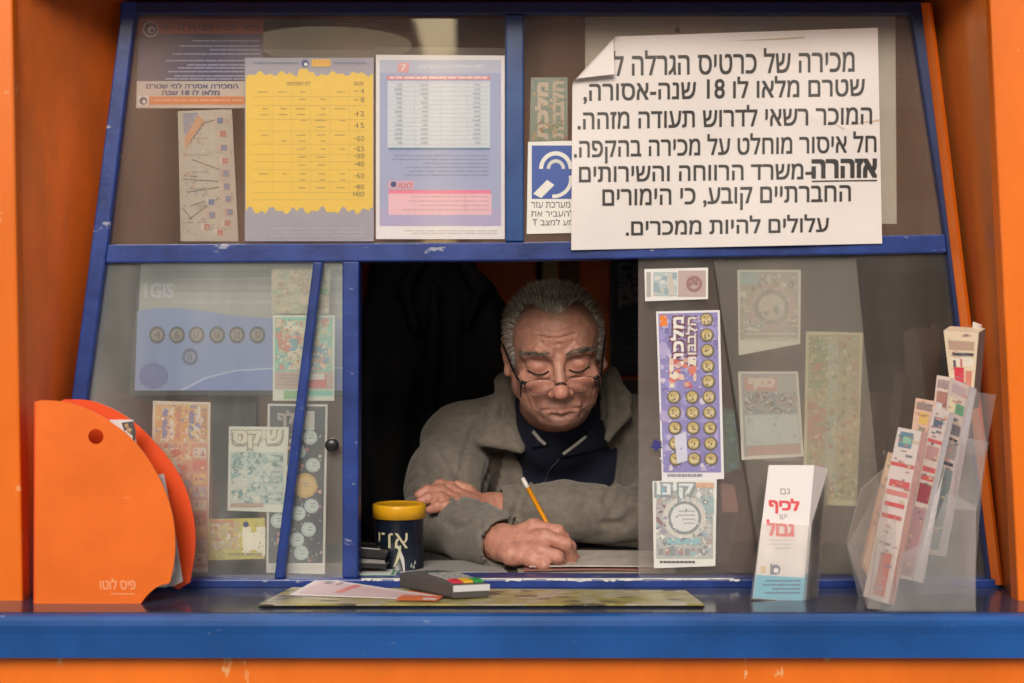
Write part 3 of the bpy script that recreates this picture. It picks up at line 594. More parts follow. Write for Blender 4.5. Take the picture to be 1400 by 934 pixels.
# ---------------------------------------------------------------- things on the counter
# orange quarter-round leaflet box
fold_o = mat('orange plastic', (.84,.155,.010), .36, var=.12, scale=9, bump=.06, bscale=70, chips=((.9,.3,.1), .69, 40, (.4,1,1.6))); fold_i = mat('orange plastic inside', (.80,.075,.006), .42)
fo = empty('file_box', P(140,826,-.14), 'orange quarter-round file box with a finger hole, holding papers', 'file box')
def arcpts(pts, n=6):                                    # smooth a polyline (Catmull-Rom)
    out = []; p = [Vector(q) for q in pts]
    for i in range(len(p)-1):
        a, b_, c_, d = p[max(i-1,0)], p[i], p[i+1], p[min(i+2,len(p)-1)]
        for k in range(n):
            t = k/n; out.append(.5*((2*b_)+(c_-a)*t+(2*a-5*b_+4*c_-d)*t*t+(3*b_-a-3*c_+d)*t**3))
    return [tuple(q) for q in out+[p[-1]]]
front = [(48,826),(49,549)]+arcpts([(56,547),(95,551),(140,570),(182,602),(210,640),(229,680),(238,718),(239,760),(233,794)])+arcpts([(232,797),(216,802),(202,813),(192,826)])
bm = bmesh.new()
def plate_with_hole(outline, hole, r, Y, t, m):
    """flat plate of real thickness with a round hole"""
    import mathutils.geometry as mg
    hp = [(hole[0]+r*math.cos(-6.2832*k/22), hole[1]+r*math.sin(-6.2832*k/22)) for k in range(22)]
    loops = [[Vector((x, y, 0)) for x, y in outline], [Vector((x, y, 0)) for x, y in hp]]
    tri = mg.tessellate_polygon(loops); allp = outline+hp; n = len(outline); N = len(allp)
    b = MB(); F = [P(x, y, Y) for x, y in allp]; Bk = [v+Vector((0, t, 0)) for v in F]
    fs = [tuple(f) for f in tri]+[tuple(i+N for i in f[::-1]) for f in tri]
    fs += [(i, (i+1)%n, N+(i+1)%n, N+i) for i in range(n)]+[(n+i, n+(i+1)%22, N+n+(i+1)%22, N+n+i) for i in range(22)]
    b.add(F+Bk, fs, m); return b
b = plate_with_hole(front, (131,597), 10.5, -.142, .0022, fold_o)
for p in [b]: p.build('front_plate', fo)
back = [(60,800),(60,560)]+arcpts([(88,546),(128,549),(176,572),(218,612),(248,655),(263,700),(267,745),(260,796)])+[(244,806),(232,800)]
b = MB(); b.prism(back, -.078, -.0757, fold_i); b.build('back_plate', fo)
b = MB(); q0 = [P(48,826,-.1418), P(49,549,-.1418)]; q1 = [P(60,800,-.0758), P(62,556,-.0758)]
b.hexa([q0[0], q0[1], q1[1], q1[0]], [v+Vector((-.002,0,0)) for v in (q0[0], q0[1], q1[1], q1[0])], fold_i); b.build('spine', fo)
b = MB(); a = [P(48,826,-.1418), P(192,826,-.1418)]; z = CZ+.0005
b.hexa([Vector((a[0].x,-.1398,z)),Vector((a[1].x,-.1398,z)),Vector((a[1].x-.005,-.0785,z)),Vector((a[0].x,-.0785,z))],[Vector((a[0].x,-.1398,z+.002)),Vector((a[1].x,-.1398,z+.002)),Vector((a[1].x-.005,-.0785,z+.002)),Vector((a[0].x,-.0785,z+.002))], fold_i); b.build('floor_plate', fo)
s = Sheet([(0,0),(1,0),(1,1),(0,1)], -.142); s.v=[]; s.f=[]; s.mi=[]; s.sm=[]; s.mats=[]
s.text('פיס לוטו',137,791,185,806,(.88,.34,.15),1,.03); s.lines(150,811,184,814,1,(.88,.30,.11),1,.8,4,False)
s.build('lettering', fo)
def loose(corners, Y, label, deco=None, col=(.7,.68,.66), th=.0012, name='paper'):
    s = Sheet(corners, Y, col, th)
    if deco: deco(s)
    return sheet_thing(s, name, label, 'paper', 'papers kept in the orange file box')
def d1(s): s.poly([(166,578),(182,576),(186,590),(184,614),(176,606)],(.06,.06,.06),1); s.poly([(168,590),(180,586),(182,606),(172,600)],(.72,.68,.6),2); s.speck(166,578,184,606,9,[(.1,.1,.1),(.5,.3,.15)],3,(2,5),2)
loose([(150,574),(182,574),(188,620),(186,700),(150,700)], -.125, 'black and white card sticking out at the top of the orange box', d1)
loose([(196,652),(224,648),(238,720),(250,795),(236,802),(200,800)], -.105, 'grey leaflet edge peeping out of the orange file box', lambda s: s.poly([(214,655),(222,654),(244,770),(238,790)],(.40,.37,.38),1), (.52,.48,.48))
loose([(205,690),(226,690),(240,780),(228,803),(205,803)], -.118, 'white folded paper low in the mouth of the orange file box', None, (.78,.76,.74))

# mat with printed papers under clear film
paperm = bpy.data.materials.new('old newsprint'); paperm.use_nodes = True
n_, l_ = paperm.node_tree.nodes, paperm.node_tree.links; bs = n_['Principled BSDF']
tc = n_.new('ShaderNodeTexCoord'); mp = n_.new('ShaderNodeMapping'); mp.inputs['Scale'].default_value = (30, 60, 60); l_.new(tc.outputs['Object'], mp.inputs[0])
vo = n_.new('ShaderNodeTexVoronoi'); vo.inputs['Scale'].default_value = 1.6; l_.new(mp.outputs[0], vo.inputs[0])
rp = n_.new('ShaderNodeValToRGB'); rp.color_ramp.interpolation = 'CONSTANT'
for i, (p_, c_) in enumerate(((0,(.46,.39,.13)),(.25,(.50,.45,.30)),(.5,(.40,.33,.09)),(.70,(.13,.11,.07)),(.77,(.55,.46,.14)),(.88,(.55,.50,.38)))):
    e_ = rp.color_ramp.elements[i] if i < 2 else rp.color_ramp.elements.new(p_)
    e_.position = p_; e_.color = (*c_, 1)
sp = n_.new('ShaderNodeSeparateColor'); l_.new(vo.outputs['Color'], sp.inputs[0]); l_.new(sp.outputs[0], rp.inputs[0])
tx = n_.new('ShaderNodeTexNoise'); tx.inputs['Scale'].default_value = 90; l_.new(tc.outputs['Object'], tx.inputs[0])
mx = n_.new('ShaderNodeMixRGB'); mx.blend_type = 'MULTIPLY'; mx.inputs[0].default_value = .35; l_.new(rp.outputs[0], mx.inputs[1]); l_.new(tx.outputs[0], mx.inputs[2])
l_.new(mx.outputs[0], bs.inputs['Base Color']); bs.inputs['Roughness'].default_value = .3
mt = empty('counter_mat', G(660,829,CZ), 'long thin counter mat of yellowed print with a dark lower edge', 'counter mat')
def slab(q, z0, z1, m, top=None):
    b = MB(); b.hexa([G(x, y, z1)*1 for x, y in q], [Vector((G(x, y, z1).x, G(x, y, z1).y, z0)) for x, y in q], m); return b
mq = [(352,827),(964,827),(938,807),(398,803)]
slab(mq, CZ+.0006, CZ+.0026, mat('mat edge', (.09,.08,.04), .5)).build('backing', mt)
slab([(354,826),(962,826),(937,807),(399,803)], CZ+.0028, CZ+.0046, paperm).build('printed_layer', mt)
# paper slips
MZ = CZ+.0062
def slip(q, zs, label, col, deco):
    pts = [G(x, y, z) for (x, y), z in zip(q, zs)]; b = MB(); m = mat('slip paper', col, .5, var=.06, scale=40)
    b.hexa(pts, [p-Vector((0,0,.0006)) for p in pts], m)
    def uv(u, v): return (pts[0]*(1-u)+pts[1]*u)*(1-v)+(pts[3]*(1-u)+pts[2]*u)*v+Vector((0,0,.0005))
    for (u0,v0,u1,v1,c,*k) in deco:
        sk = k[0] if k else 0
        b.add([uv(u0,v0),uv(u1,v0),uv(u1+sk,v1),uv(u0+sk,v1)],[(0,1,2,3)],ink(c))
    tag(b.build('paper_slip'), label, 'paper slip', 'paper slips on the counter mat')
slip([(396,813),(566,819),(600,815),(437,790)], [MZ,MZ,MZ+.001,MZ+.004], 'white slip with pink stripes pointing at the blue post', (.78,.70,.70), 
     [(.05,.1+.1*i,.92,.13+.1*i,(.72,.42,.42)) for i in range(8)]+[(.1,.72,.16,.9,(.2,.2,.22)),(.2,.74,.24,.92,(.3,.2,.2)),(.3,.2,.36,.9,(.72,.22,.18),.03)])
slip([(540,820),(598,821),(606,815),(560,807)], [MZ+.001]*4, 'orange-red slip end lying beneath the card terminal', (.70,.17,.06), [(.62,.05,.95,.3,(.78,.72,.7)),(.1,.5,.4,.6,(.78,.4,.3))])
# card terminal ----------------------------------------------------------
A, B_, C_ = G(619,819,MZ), G(669,816.5,MZ), G(546,803,MZ)
D_ = B_+(C_-A); up = Vector((0,0,1)); ct = empty('card_terminal', (A+D_)/2, 'grey card terminal with red, yellow and green keys lying on the mat', 'card terminal')
def lerp(u, v, z): return A*(1-u)*(1-v)+B_*u*(1-v)+D_*u*v+C_*(1-u)*v+up*z      # u across, v lengthwise
caseD = mat('terminal case', (.075,.068,.066), .45, bump=.05); caseL = mat('terminal light case', (.30,.29,.28), .45)
b = MB(); prof = [(0,.018),(.12,.0205),(.3,.0225),(.62,.025),(.9,.022),(1,.018)]
rows = []
for v, h in prof: rows.append([lerp(u,v,z) for u, z in ((.03,0),(0,.004),(0,h-.003),(.05,h),(.95,h),(1,h-.003),(1,.004),(.97,0))])
b.add([p for r_ in rows for p in r_], [(i*8+k,i*8+(k+1)%8,(i+1)*8+(k+1)%8,(i+1)*8+k) for i in range(5) for k in range(8)]+[tuple(range(7,-1,-1)),tuple(range(40,48))], caseD)
b.build('case', ct, .0012)
b = MB(); b.hexa([lerp(.0,-.012,.0085),lerp(1,-.012,.0085),lerp(1,-.012,.0168),lerp(.0,-.012,.0168)],[lerp(.02,.01,.0085),lerp(.98,.01,.0085),lerp(.98,.01,.0168),lerp(.02,.01,.0168)], mat('pale band', (.62,.62,.64), .3)); b.build('front_band', ct, .0006)
def top_z(v): return float(np.interp(v, [p[0] for p in prof], [p[1] for p in prof]))
def key(u0, v0, u1, v1, m, name, h=.0016, parent=ct):
    b = MB(); b.hexa([lerp(u0,v0,top_z(v0)-.001),lerp(u1,v0,top_z(v0)-.001),lerp(u1,v1,top_z(v1)-.001),lerp(u0,v1,top_z(v1)-.001)],
                     [lerp(u0,v0,top_z(v0)+h),lerp(u1,v0,top_z(v0)+h),lerp(u1,v1,top_z(v1)+h),lerp(u0,v1,top_z(v1)+h)], m); return b.build(name, parent, .0004)
for i, c in enumerate(((.60,.03,.06),(.75,.42,.03),(.03,.30,.07))): key(.08+.29*i,.04,.33+.29*i,.15,mat('colour key',c,.35),'key',.0026)
for j in range(4):
    for i in range(3): key(.10+.28*i,.19+.09*j,.32+.28*i,.25+.09*j,caseL,'key')
key(.12,.60,.88,.84,mat('dim display',(.10,.13,.12),.12),'display',.0006)
# leaflet stack in a clear holder ------------------------------------------
def leanY(y0, Y0, y1, Y1): return lambda x, y: Y0+(Y1-Y0)*(y-y0)/(y1-y0)
LY = leanY(636,-.080,822,-.118)
q = [(1051,636),(1113,636),(1097,823),(1029,818)]
s = Sheet(q, LY, (.80,.76,.76), .001); s.v=[]; s.f=[]; s.mi=[]; s.sm=[]; s.mats=[]
a = [P(x, y, LY(x, y)) for x, y in q]; bk = [P(x+16.5, y+(4 if i<2 else -1), LY(x, y)+.022) for i, (x, y) in enumerate(q)]
s.hexa(a, bk, mat('leaflet paper', (.74,.69,.68), .5))
edge = lambda u, v: (a[1]*(1-v)+a[2]*v)*(1-u)+(bk[1]*(1-v)+bk[2]*v)*u+Vector((.0003,-.0001,0))
for i in range(9): s.add([edge(.08+.1*i,0),edge(.11+.1*i,0),edge(.11+.1*i,1),edge(.08+.1*i,1)],[(0,1,2,3)],ink((.58,.54,.56)))
s.add([edge(0,.80),edge(1,.80),edge(1,.995),edge(0,.995)],[(0,1,2,3)],ink((.10,.38,.56)))
s.poly([(1033.5,786),(1101,790),(1097.3,822.5),(1029.4,817.5)],(.16,.48,.64),1)
s.text('גם',1067,668,1080,676,(.25,.22,.22),2); s.text('לכיף',1052,681,1092,701,(.66,.03,.05),2,.05,tilt=.05); s.text('יש',1066,703,1076,710,(.25,.22,.22),2); s.text('גבול',1049,711,1085,732,(.66,.03,.05),2,.05,tilt=.05)
s.lines(1048,738,1082,754,3,(.5,.47,.47),2,.3,4); s.rect(1040,774,1047,784,(.66,.5,.3),2); s.disc(1060,779,7,(.15,.15,.25),2); s.disc(1061,780,3.6,W_,3); s.rect(1053,771,1056,786,(.2,.2,.2),3)
s.lines(1040,793,1094,815,4,(.07,.16,.26),2,.45,7,ragged=True)
sheet_thing(s, 'leaflet_stack', 'stack of white and light blue leaflets with red Hebrew title', 'leaflets')
acr = clear('clear acrylic', milk=.12, tint=(.74,.72,.72), gloss=.06, scale=25); acr2 = clear('clear acrylic side', milk=.20, tint=(.66,.64,.64), gloss=.06, scale=14)
h = empty('leaflet_holder', P(1068,822,-.118), 'small clear acrylic holder around the leaflet stack', 'leaflet holder')
b = MB(); f = [P(1041,714,-.101),P(1109,718,-.101),P(1100,826,-.1225),P(1026,820,-.1225)]; b.hexa(f, [v+Vector((0,.0015,0)) for v in f], acr); b.build('front_panel', h)
b = MB(); f = [P(1110,715,-.099),P(1133,640,-.052),P(1117,822,-.092),P(1101,826,-.1215)]; b.hexa(f, [v+Vector((.0015,.0005,0)) for v in f], acr); b.build('side_panel', h)
b = MB(); f = [P(1064,640,-.052),P(1131,641,-.052),P(1116,822,-.0915),P(1047,818,-.0915)]; b.hexa(f, [v+Vector((0,.0015,0)) for v in f], acr); b.build('back_panel', h)
# tiered ticket rack ---------------------------------------------------------
rk = empty('ticket_rack', G(1262,838,CZ), 'clear acrylic tiered rack holding folded forms by the right wall', 'ticket rack')
def flat(pts):
    """corners of a flat plate: the first three fix its plane, the rest are set on it"""
    v = [P(*p) for p in pts]; nrm = (v[1]-v[0]).cross(v[2]-v[0]); o = Vector((0,-2,EYE))
    for i in range(3, len(v)):
        d = v[i]-o; k = nrm.dot(v[0]-o)/nrm.dot(d); v[i] = o+d*k
    return v
def plate(pts, m, name, t=(0,.0016,0)):
    b = MB(); v = flat(pts); b.hexa(v, [p+Vector(t) for p in v], m); b.build(name, rk)
plate([(1190,837,-.192),(1334,837,-.192),(1334,692,-.192),(1296,672,-.192),(1268,740,-.192),(1230,758,-.192),(1219,832,-.192)], acr2, 'near_side')
plate([(1158,748,-.10),(1175,822,-.10),(1330,822,-.06),(1348,600,-.06),(1330,540,-.06),(1290,600,-.075),(1255,640,-.085),(1214,642,-.095)], acr, 'far_side')
pk = clear('tinted acrylic', milk=.16, tint=(.60,.48,.42), gloss=.08, scale=10)
plate([(1157,742,-.188),(1178,668,-.188),(1210,640,-.188),(1214,700,-.188),(1203,834,-.188),(1186,832,-.188)], pk, 'pocket_panel')
plate([(1186,832,-.191),(1200,736,-.191),(1226,706,-.191),(1220,834,-.191)], acr, 'front_panel')
plate([(1258,648,-.095),(1291,640,-.15),(1262,798,-.17),(1234,790,-.11)], acr, 'pocket_panel', (.0015,.0004,0))
plate([(1312,598,-.145),(1352,604,-.145),(1336,698,-.145),(1306,696,-.145)], acr2, 'pocket_panel')
plate([(1330,535,-.128),(1362,540,-.128),(1347,622,-.128),(1322,622,-.128)], acr, 'back_panel')
def bundle(face, Yl, Yr, shift, dY, col, deco, label, name='form_bundle', side=(.74,.70,.72)):
    """face: 4 corners (TL, TR, BR, BL); its right edge is nearer; the pile's thickness runs back and to the right"""
    x0 = min(p[0] for p in face); x1 = max(p[0] for p in face)
    s = Sheet([(0,0),(1,0),(1,1),(0,1)], lambda x, y: 0); s.v=[]; s.f=[]; s.mi=[]; s.sm=[]; s.mats=[]
    ys = [Yl, Yr, Yr, Yl]; a = flat([(x, y, Y) for (x, y), Y in zip(face, ys)])
    bk = [P(x+shift[0], y+shift[1]*(1 if i<2 else .4), Y+dY) for i, ((x, y), Y) in enumerate(zip(face, ys))]
    s.hexa(a, bk, mat('form paper', col, .5)); 
    sm_ = mat('form edges', side, .55, var=.25, scale=120, stretch=(4,4,.15))
    nudge = Vector((.0004,-.0002,0)); s.add([a[1]+nudge, a[2]+nudge, bk[2]+nudge, bk[1]+nudge], [(0,1,2,3)], sm_)
    def uv(u, v, L): return (a[0]*(1-u)+a[1]*u)*(1-v)+(a[3]*(1-u)+a[2]*u)*v+Vector((-.0001*L,-.0003*L,0))
    rb_ = random.Random(len(deco)*7+int(x0))
    extra = []
    for _ in range(46):
        u = rb_.uniform(.05,.8); v = rb_.uniform(.02,.95); extra.append((u,v,u+rb_.uniform(.06,.3),v+rb_.uniform(.004,.014),rb_.choice([(.45,.22,.2),(.3,.25,.25),(.6,.3,.26),(.62,.5,.34),(.2,.2,.24)])))
    deco = list(deco)+extra
    for i, d in enumerate(deco):
        u0,v0,u1,v1,c = d[:5]; u1 = min(u1,.99); v1 = min(v1,.995); s.add([uv(u0,v0,1+i*.05),uv(u1,v0,1+i*.05),uv(u1,v1,1+i*.05),uv(u0,v1,1+i*.05)],[(0,1,2,3)],ink(c))
    sheet_thing(s, name, label, 'form bundle', 'folded forms standing in the clear rack')
rd = (.62,.13,.13)
bundle([(1290,452),(1338,455),(1329,560),(1303,560)], -.098,-.118,(9,-6),.02,(.70,.56,.40),[(.1,.12,.9,.24,(.45,.3,.22)),(.2,.27,.9,.31,(.06,.05,.05)),(.15,.33,.9,.44,(.72,.64,.55)),(.2,.37,.3,.46,(.1,.08,.08)),(.45,.35,.52,.45,(.5,.1,.1)),(.22,.46,.58,.78,(.60,.03,.06)),(.64,.5,.88,.8,(.58,.2,.14)),(.1,.82,.6,1,(.62,.36,.24)),(.65,.82,.95,1,(.7,.52,.16))],'fanned beige forms with red blocks, highest in the rack', side=(.16,.12,.11))
bundle([(1330,440),(1340,444),(1333,520),(1325,518)], -.094,-.100,(2,0),.003,(.72,.62,.52),[(.3,.1,.7,.22,(.15,.1,.1)),(.2,.4,.8,.5,(.6,.2,.2))],'single cream slip poking up behind the highest forms')
bundle([(1281,513),(1300,516),(1290,600),(1272,596)], -.104,-.116,(6,3),.015,(.70,.55,.50),[(.1,.06,.9,.2,(.36,.27,.27)),(.15,.25,.9,.5,(.40,.20,.16)),(.1,.6,.9,.9,(.5,.3,.26))],'brown and pink forms left of the tall white bundle')
bundle([(1300,517),(1325,529),(1283,760),(1262,756)], -.120,-.146,(10,3),.022,(.62,.50,.46),[(.15,.02,.9,.07,(.5,.36,.38)),(.1,.10,.45,.2,(.7,.64,.42)),(.5,.12,.95,.18,(.14,.34,.2)),(.05,.24,.95,.30,(.2,.18,.2)),(.05,.34,.95,.44,(.34,.3,.3)),(.05,.5,.95,.97,(.22,.26,.27)),(.1,.32,.9,.335,(.08,.08,.1)),(.1,.46,.9,.48,(.08,.08,.1))],'tall bundle of white-edged forms with dark green print', side=(.72,.68,.72))
bundle([(1252,544),(1280,549),(1262,650),(1240,640)], -.122,-.138,(8,3),.012,(.66,.44,.34),[(.1,.05,.85,.15,(.3,.22,.2)),(.3,.18,.75,.34,(.66,.42,.12)),(.35,.38,.7,.45,(.3,.25,.2)),(.05,.5,.95,.95,(.60,.32,.24))],'salmon and tan forms behind the white ticket pile')
bundle([(1276,556),(1298,563),(1246,794),(1230,790)], -.142,-.164,(7,2),.016,(.66,.57,.53),[(.2,.05,.75,.11,(.12,.16,.22)),(.05,.18,.98,.20,rd),(.1,.22,.9,.3,(.52,.3,.3)),(.1,.34,.95,.37,rd),(.1,.39,.95,.42,rd),(.1,.44,.95,.55,(.34,.08,.1)),(.05,.58,.95,.98,(.44,.28,.30))],'white and red forms in the middle of the rack', side=(.74,.70,.72))
bundle([(1228,584),(1260,590),(1214,826),(1180,815)], -.160,-.186,(8,2),.016,(.70,.60,.56),[(.14,.02,.7,.11,(.16,.26,.34)),(.3,.045,.66,.085,(.3,.5,.36)),(.0,.20,.98,.222,rd),(.1,.3,.95,.34,rd),(.05,.36,.95,.39,(.66,.25,.23)),(.08,.43,.9,.455,rd),(.06,.50,.88,.525,rd),(.35,.72,.8,.97,(.60,.14,.09))],'nearest pink and white form with red lines in the rack', side=(.74,.46,.42))
bundle([(1214,618),(1228,622),(1200,815),(1176,770)], -.152,-.166,(4,1),.006,(.64,.42,.30),[(.1,.05,.9,.2,(.66,.50,.34)),(.1,.3,.9,.95,(.60,.40,.31))],'tan folded leaflet lowest at the rack mouth', side=(.66,.55,.3))

# ---------------------------------------------------------------- things on the desk inside
DZ = 1.0755
cb = P(546,778,.09); cb.z = DZ
ca = empty('tin_can', cb, 'dark blue tin with yellow plastic lid and pale lettering', 'tin')
tinm = mat('dark tin', (.008,.013,.026), .28, var=.3, scale=30); b = MB(); rb = .0352
b.lathe(cb, [(.001,0),(rb-.001,0),(rb,.0012),(rb,.003),(rb-.0006,.004),(rb-.0006,.072),(rb,.073),(rb,.0745)], tinm, 64); b.build('tin_body', ca)
b = MB(); rl = .0382; b.lathe(cb, [(rl-.002,.0735),(rl,.0735),(rl,.0905),(rl-.0008,.0925),(rl-.003,.0935),(rl-.0045,.0922),(rl-.009,.0915),(.001,.0915)], mat('yellow lid', (.80,.40,.012), .35, var=.12, scale=30), 64); b.build('lid', ca)
def wrap(pts, faces, m, mb):                             # bend flat artwork round the tin (mm, centre = facing the camera)
    vs = []
    for x, z in pts:
        t = x/35.2; vs.append(cb+Vector((math.sin(t)*(rb+.0003), -math.cos(t)*(rb+.0003), z*.001)))
    mb.add(vs, faces, m)
b = MB(); pale = ink((.55,.50,.33)); white = ink((.62,.60,.56))
def wtext(t, x0, z0, x1, z1, m, bold):
    v, f, _ = glyphs(heb(t)); wrap([(x0+a*(x1-x0), z0+c*(z1-z0)) for a, c, _l in v], f, m, b)
wtext('אדי', -31, 34, 15, 55, pale, .01)
for sgn in (1, -1):
    pts = []
    for k in range(9):
        t = k/8; pts.append((2+sgn*(-2+9*t)-(6 if sgn<0 else 0)*t*0+math.sin(t*3)*2, 38-36*t if sgn>0 else 38-30*t))
    L_ = [(x-2.6*(1-abs(2*i/8-1)*.6), z) for i, (x, z) in enumerate(pts)]; R__ = [(x+2.6*(1-abs(2*i/8-1)*.6), z) for i, (x, z) in enumerate(pts)]
    for k in range(8): wrap([L_[k],R__[k],R__[k+1],L_[k+1]],[(0,1,2,3)],white if sgn>0 else pale,b)
for x, z in ((26,10),(24,4),(-14,12),(-18,8),(20,6)):
    wrap([(x-2,z),(x,z+1),(x+2,z),(x+.6,z+7)],[(0,1,2,3)],ink((.4,.45,.42)),b)
b.build('lettering', ca)
# stapler-like black tool and slips beside the tin
stp = empty('stapler', P(508,777,.04), 'black stapler on the desk beside the dark tin', 'stapler'); bk_ = mat('black plastic', (.012,.012,.012), .3)
b = MB(); b.prism([(484,776),(528,778),(529,770),(484,768)], .025, .06, bk_); b.build('base', stp, .001)
b = MB(); b.prism([(482,762),(527,765),(530,757),(520,750),(484,747)], .028, .057, bk_); b.build('arm', stp, .002)
b = MB(); b.prism([(484,768),(526,769.5),(526,766),(484,763)], .032, .053, mat('worn steel', (.3,.3,.3), .35, metal=1)); b.build('magazine', stp)
b = MB()
for k in range(5): b.box((P(493,0,.02).x+.0*k,.012,DZ+.0009*k+.0002),(P(547-3*k,0,.02).x,.06+.004*k,DZ+.0009*k+.0008), mat('ticket strip', [(.7,.7,.66),(.05,.32,.14),(.66,.66,.62),(.08,.36,.18),(.72,.72,.70)][k], .5))
tag(b.build('ticket_pad'), 'thin green and white ticket pad behind the sill', 'ticket pad')
b = MB(); qd = [(-.18,.05),(-.03,.045),(-.05,.16),(-.17,.15)]
for k in range(3):
    b.hexa([Vector((x+.012*k,y,DZ+.0008*k+.0006)) for x, y in qd],[Vector((x+.012*k,y,DZ+.0008*k+.0001)) for x, y in qd], mat('desk slip', [(.5,.22,.2),(.55,.55,.5),(.34,.33,.31)][k], .6))
tag(b.build('loose_forms'), 'loose forms lying flat under the jacket sleeve', 'forms')
# booklet he writes on
s = empty('booklet', Vector((.10,.1,DZ)), 'open newsprint booklet under the writing hand', 'booklet')
for k, (z, c) in enumerate(((.0006,(.40,.36,.26)),(.004,(.30,.13,.11)),(.0085,(.56,.50,.44)))):
    b = MB(); nx = 14
    lo, hi = [], []
    for j in range(2):
        for i in range(nx+1):
            u = i/nx; x = .008+.008*k+u*.20; y = .035+.006*k+j*.15; zz = DZ+z+.002*math.sin(u*3.0+k)*u+.0025*u*k*.5
            lo.append(Vector((x, y, zz)))
    b.add(lo+[p+Vector((0,0,.0016)) for p in lo], [(i,i+1,nx+2+i,nx+1+i) for i in range(nx)]+[(2*nx+2+nx+1+i,2*nx+2+nx+2+i,2*nx+2+i+1,2*nx+2+i) for i in range(nx)]+[(i,2*nx+2+i,2*nx+3+i,i+1) for i in range(nx)]+[(0,nx+1,3*nx+3,2*nx+2),(nx,3*nx+2,4*nx+3,2*nx+1)], mat('booklet leaf', c, .7, var=.25, scale=50)); b.build('leaf', s)
# ---------------------------------------------------------------- sculpting by distance fields
class Field:
    def __init__(s, lo, hi, h):
        s.lo = np.array(lo, np.float32); s.h = h; s.n = np.ceil((np.array(hi)-np.array(lo))/h).astype(int)+1
        s.f = np.full(s.n, .05, np.float32)
    def block(s, lo, hi):
        a = np.clip(np.floor((np.array(lo)-s.lo)/s.h).astype(int), 0, s.n-1); b = np.clip(np.ceil((np.array(hi)-s.lo)/s.h).astype(int)+1, 1, s.n)
        sl = tuple(slice(i, j) for i, j in zip(a, b))
        ax = [(np.arange(i, j, dtype=np.float32)*s.h+s.lo[k]) for k, (i, j) in enumerate(zip(a, b))]
        return sl, ax[0][:,None,None], ax[1][None,:,None], ax[2][None,None,:]
    def cap(s, a, b, ra, rb=None, k=.01, cut=False):
        rb = ra if rb is None else rb; a = np.array(a, float); b = np.array(b, float); m = max(ra, rb)+k*1.2+3*s.h
        sl, X, Y, Z = s.block(np.minimum(a, b)-m, np.maximum(a, b)+m)
        d = b-a; L = float(d@d)+1e-12
        h = np.clip(((X-a[0])*d[0]+(Y-a[1])*d[1]+(Z-a[2])*d[2])/L, 0, 1)
        q = np.sqrt((X-a[0]-h*d[0])**2+(Y-a[1]-h*d[1])**2+(Z-a[2]-h*d[2])**2)-(ra+(rb-ra)*h)
        s.mix(sl, q, k, cut)
    def chain(s, pts, rs, k=.006, cut=False):
        for i in range(len(pts)-1): s.cap(pts[i], pts[i+1], rs[i], rs[i+1], k, cut)
    def ell(s, c, r, k=.01, cut=False):
        m = max(r)+k*1.2+3*s.h; c = np.array(c, float); sl, X, Y, Z = s.block(c-m, c+m)
        X, Y, Z = X-c[0], Y-c[1], Z-c[2]
        k0 = np.sqrt((X/r[0])**2+(Y/r[1])**2+(Z/r[2])**2); k1 = np.sqrt((X/r[0]**2)**2+(Y/r[1]**2)**2+(Z/r[2]**2)**2)+1e-9
        s.mix(sl, k0*(k0-1)/k1, k, cut)
    def mix(s, sl, d, k, cut=False):
        f = s.f[sl]
        if cut: f2 = -f; h = np.clip(.5+.5*(f2-d)/k, 0, 1); s.f[sl] = -(f2*(1-h)+d*h-k*h*(1-h))
        else: h = np.clip(.5+.5*(f-d)/k, 0, 1); s.f[sl] = f*(1-h)+d*h-k*h*(1-h)
    def mesh(s):
        f = s.f; f[0]=f[-1]=.05; f[:,0]=f[:,-1]=.05; f[:,:,0]=f[:,:,-1]=.05
        ins = f < 0
        cs = np.zeros(np.array(f.shape)-1, np.int8)
        cor = [(i,j,k) for i in (0,1) for j in (0,1) for k in (0,1)]
        S = cs.shape
        for i,j,k in cor: cs += ins[i:i+S[0], j:j+S[1], k:k+S[2]]
        idx = np.argwhere((cs > 0) & (cs < 8)); del cs
        val = {c: f[idx[:,0]+c[0], idx[:,1]+c[1], idx[:,2]+c[2]] for c in cor}
        acc = np.zeros((len(idx),3)); cnt = np.zeros(len(idx))
        for c in cor:
            for ax in range(3):
                if c[ax] == 0:
                    e = list(c); e[ax] = 1; e = tuple(e); a, b = val[c], val[e]; m = (a < 0) != (b < 0)
                    t = np.where(m, a/np.where(m, a-b, 1), 0); p = np.tile(np.array(c, float), (len(idx),1)); p[:,ax] += t
                    acc[m] += p[m]; cnt[m] += 1
        V = (idx+acc/cnt[:,None])*s.h+s.lo
        im = np.full(S, -1, np.int32); im[idx[:,0],idx[:,1],idx[:,2]] = np.arange(len(idx))
        F = []
        for ax in range(3):
            u, v = (ax+1)%3, (ax+2)%3
            a = [slice(None)]*3; b = [slice(None)]*3; a[ax] = slice(0,-1); b[ax] = slice(1,None)
            A, B = ins[tuple(a)], ins[tuple(b)]; e = np.argwhere(A != B); flip = A[e[:,0],e[:,1],e[:,2]]
            ok = (e[:,u] > 0) & (e[:,v] > 0); e, flip = e[ok], flip[ok]
            def at(du, dv):
                q = e.copy(); q[:,u] -= du; q[:,v] -= dv; return im[q[:,0],q[:,1],q[:,2]]
            q = np.stack([at(1,1),at(0,1),at(0,0),at(1,0)], 1); q[~flip] = q[~flip][:, ::-1]; F.append(q)
        return V, np.concatenate(F)
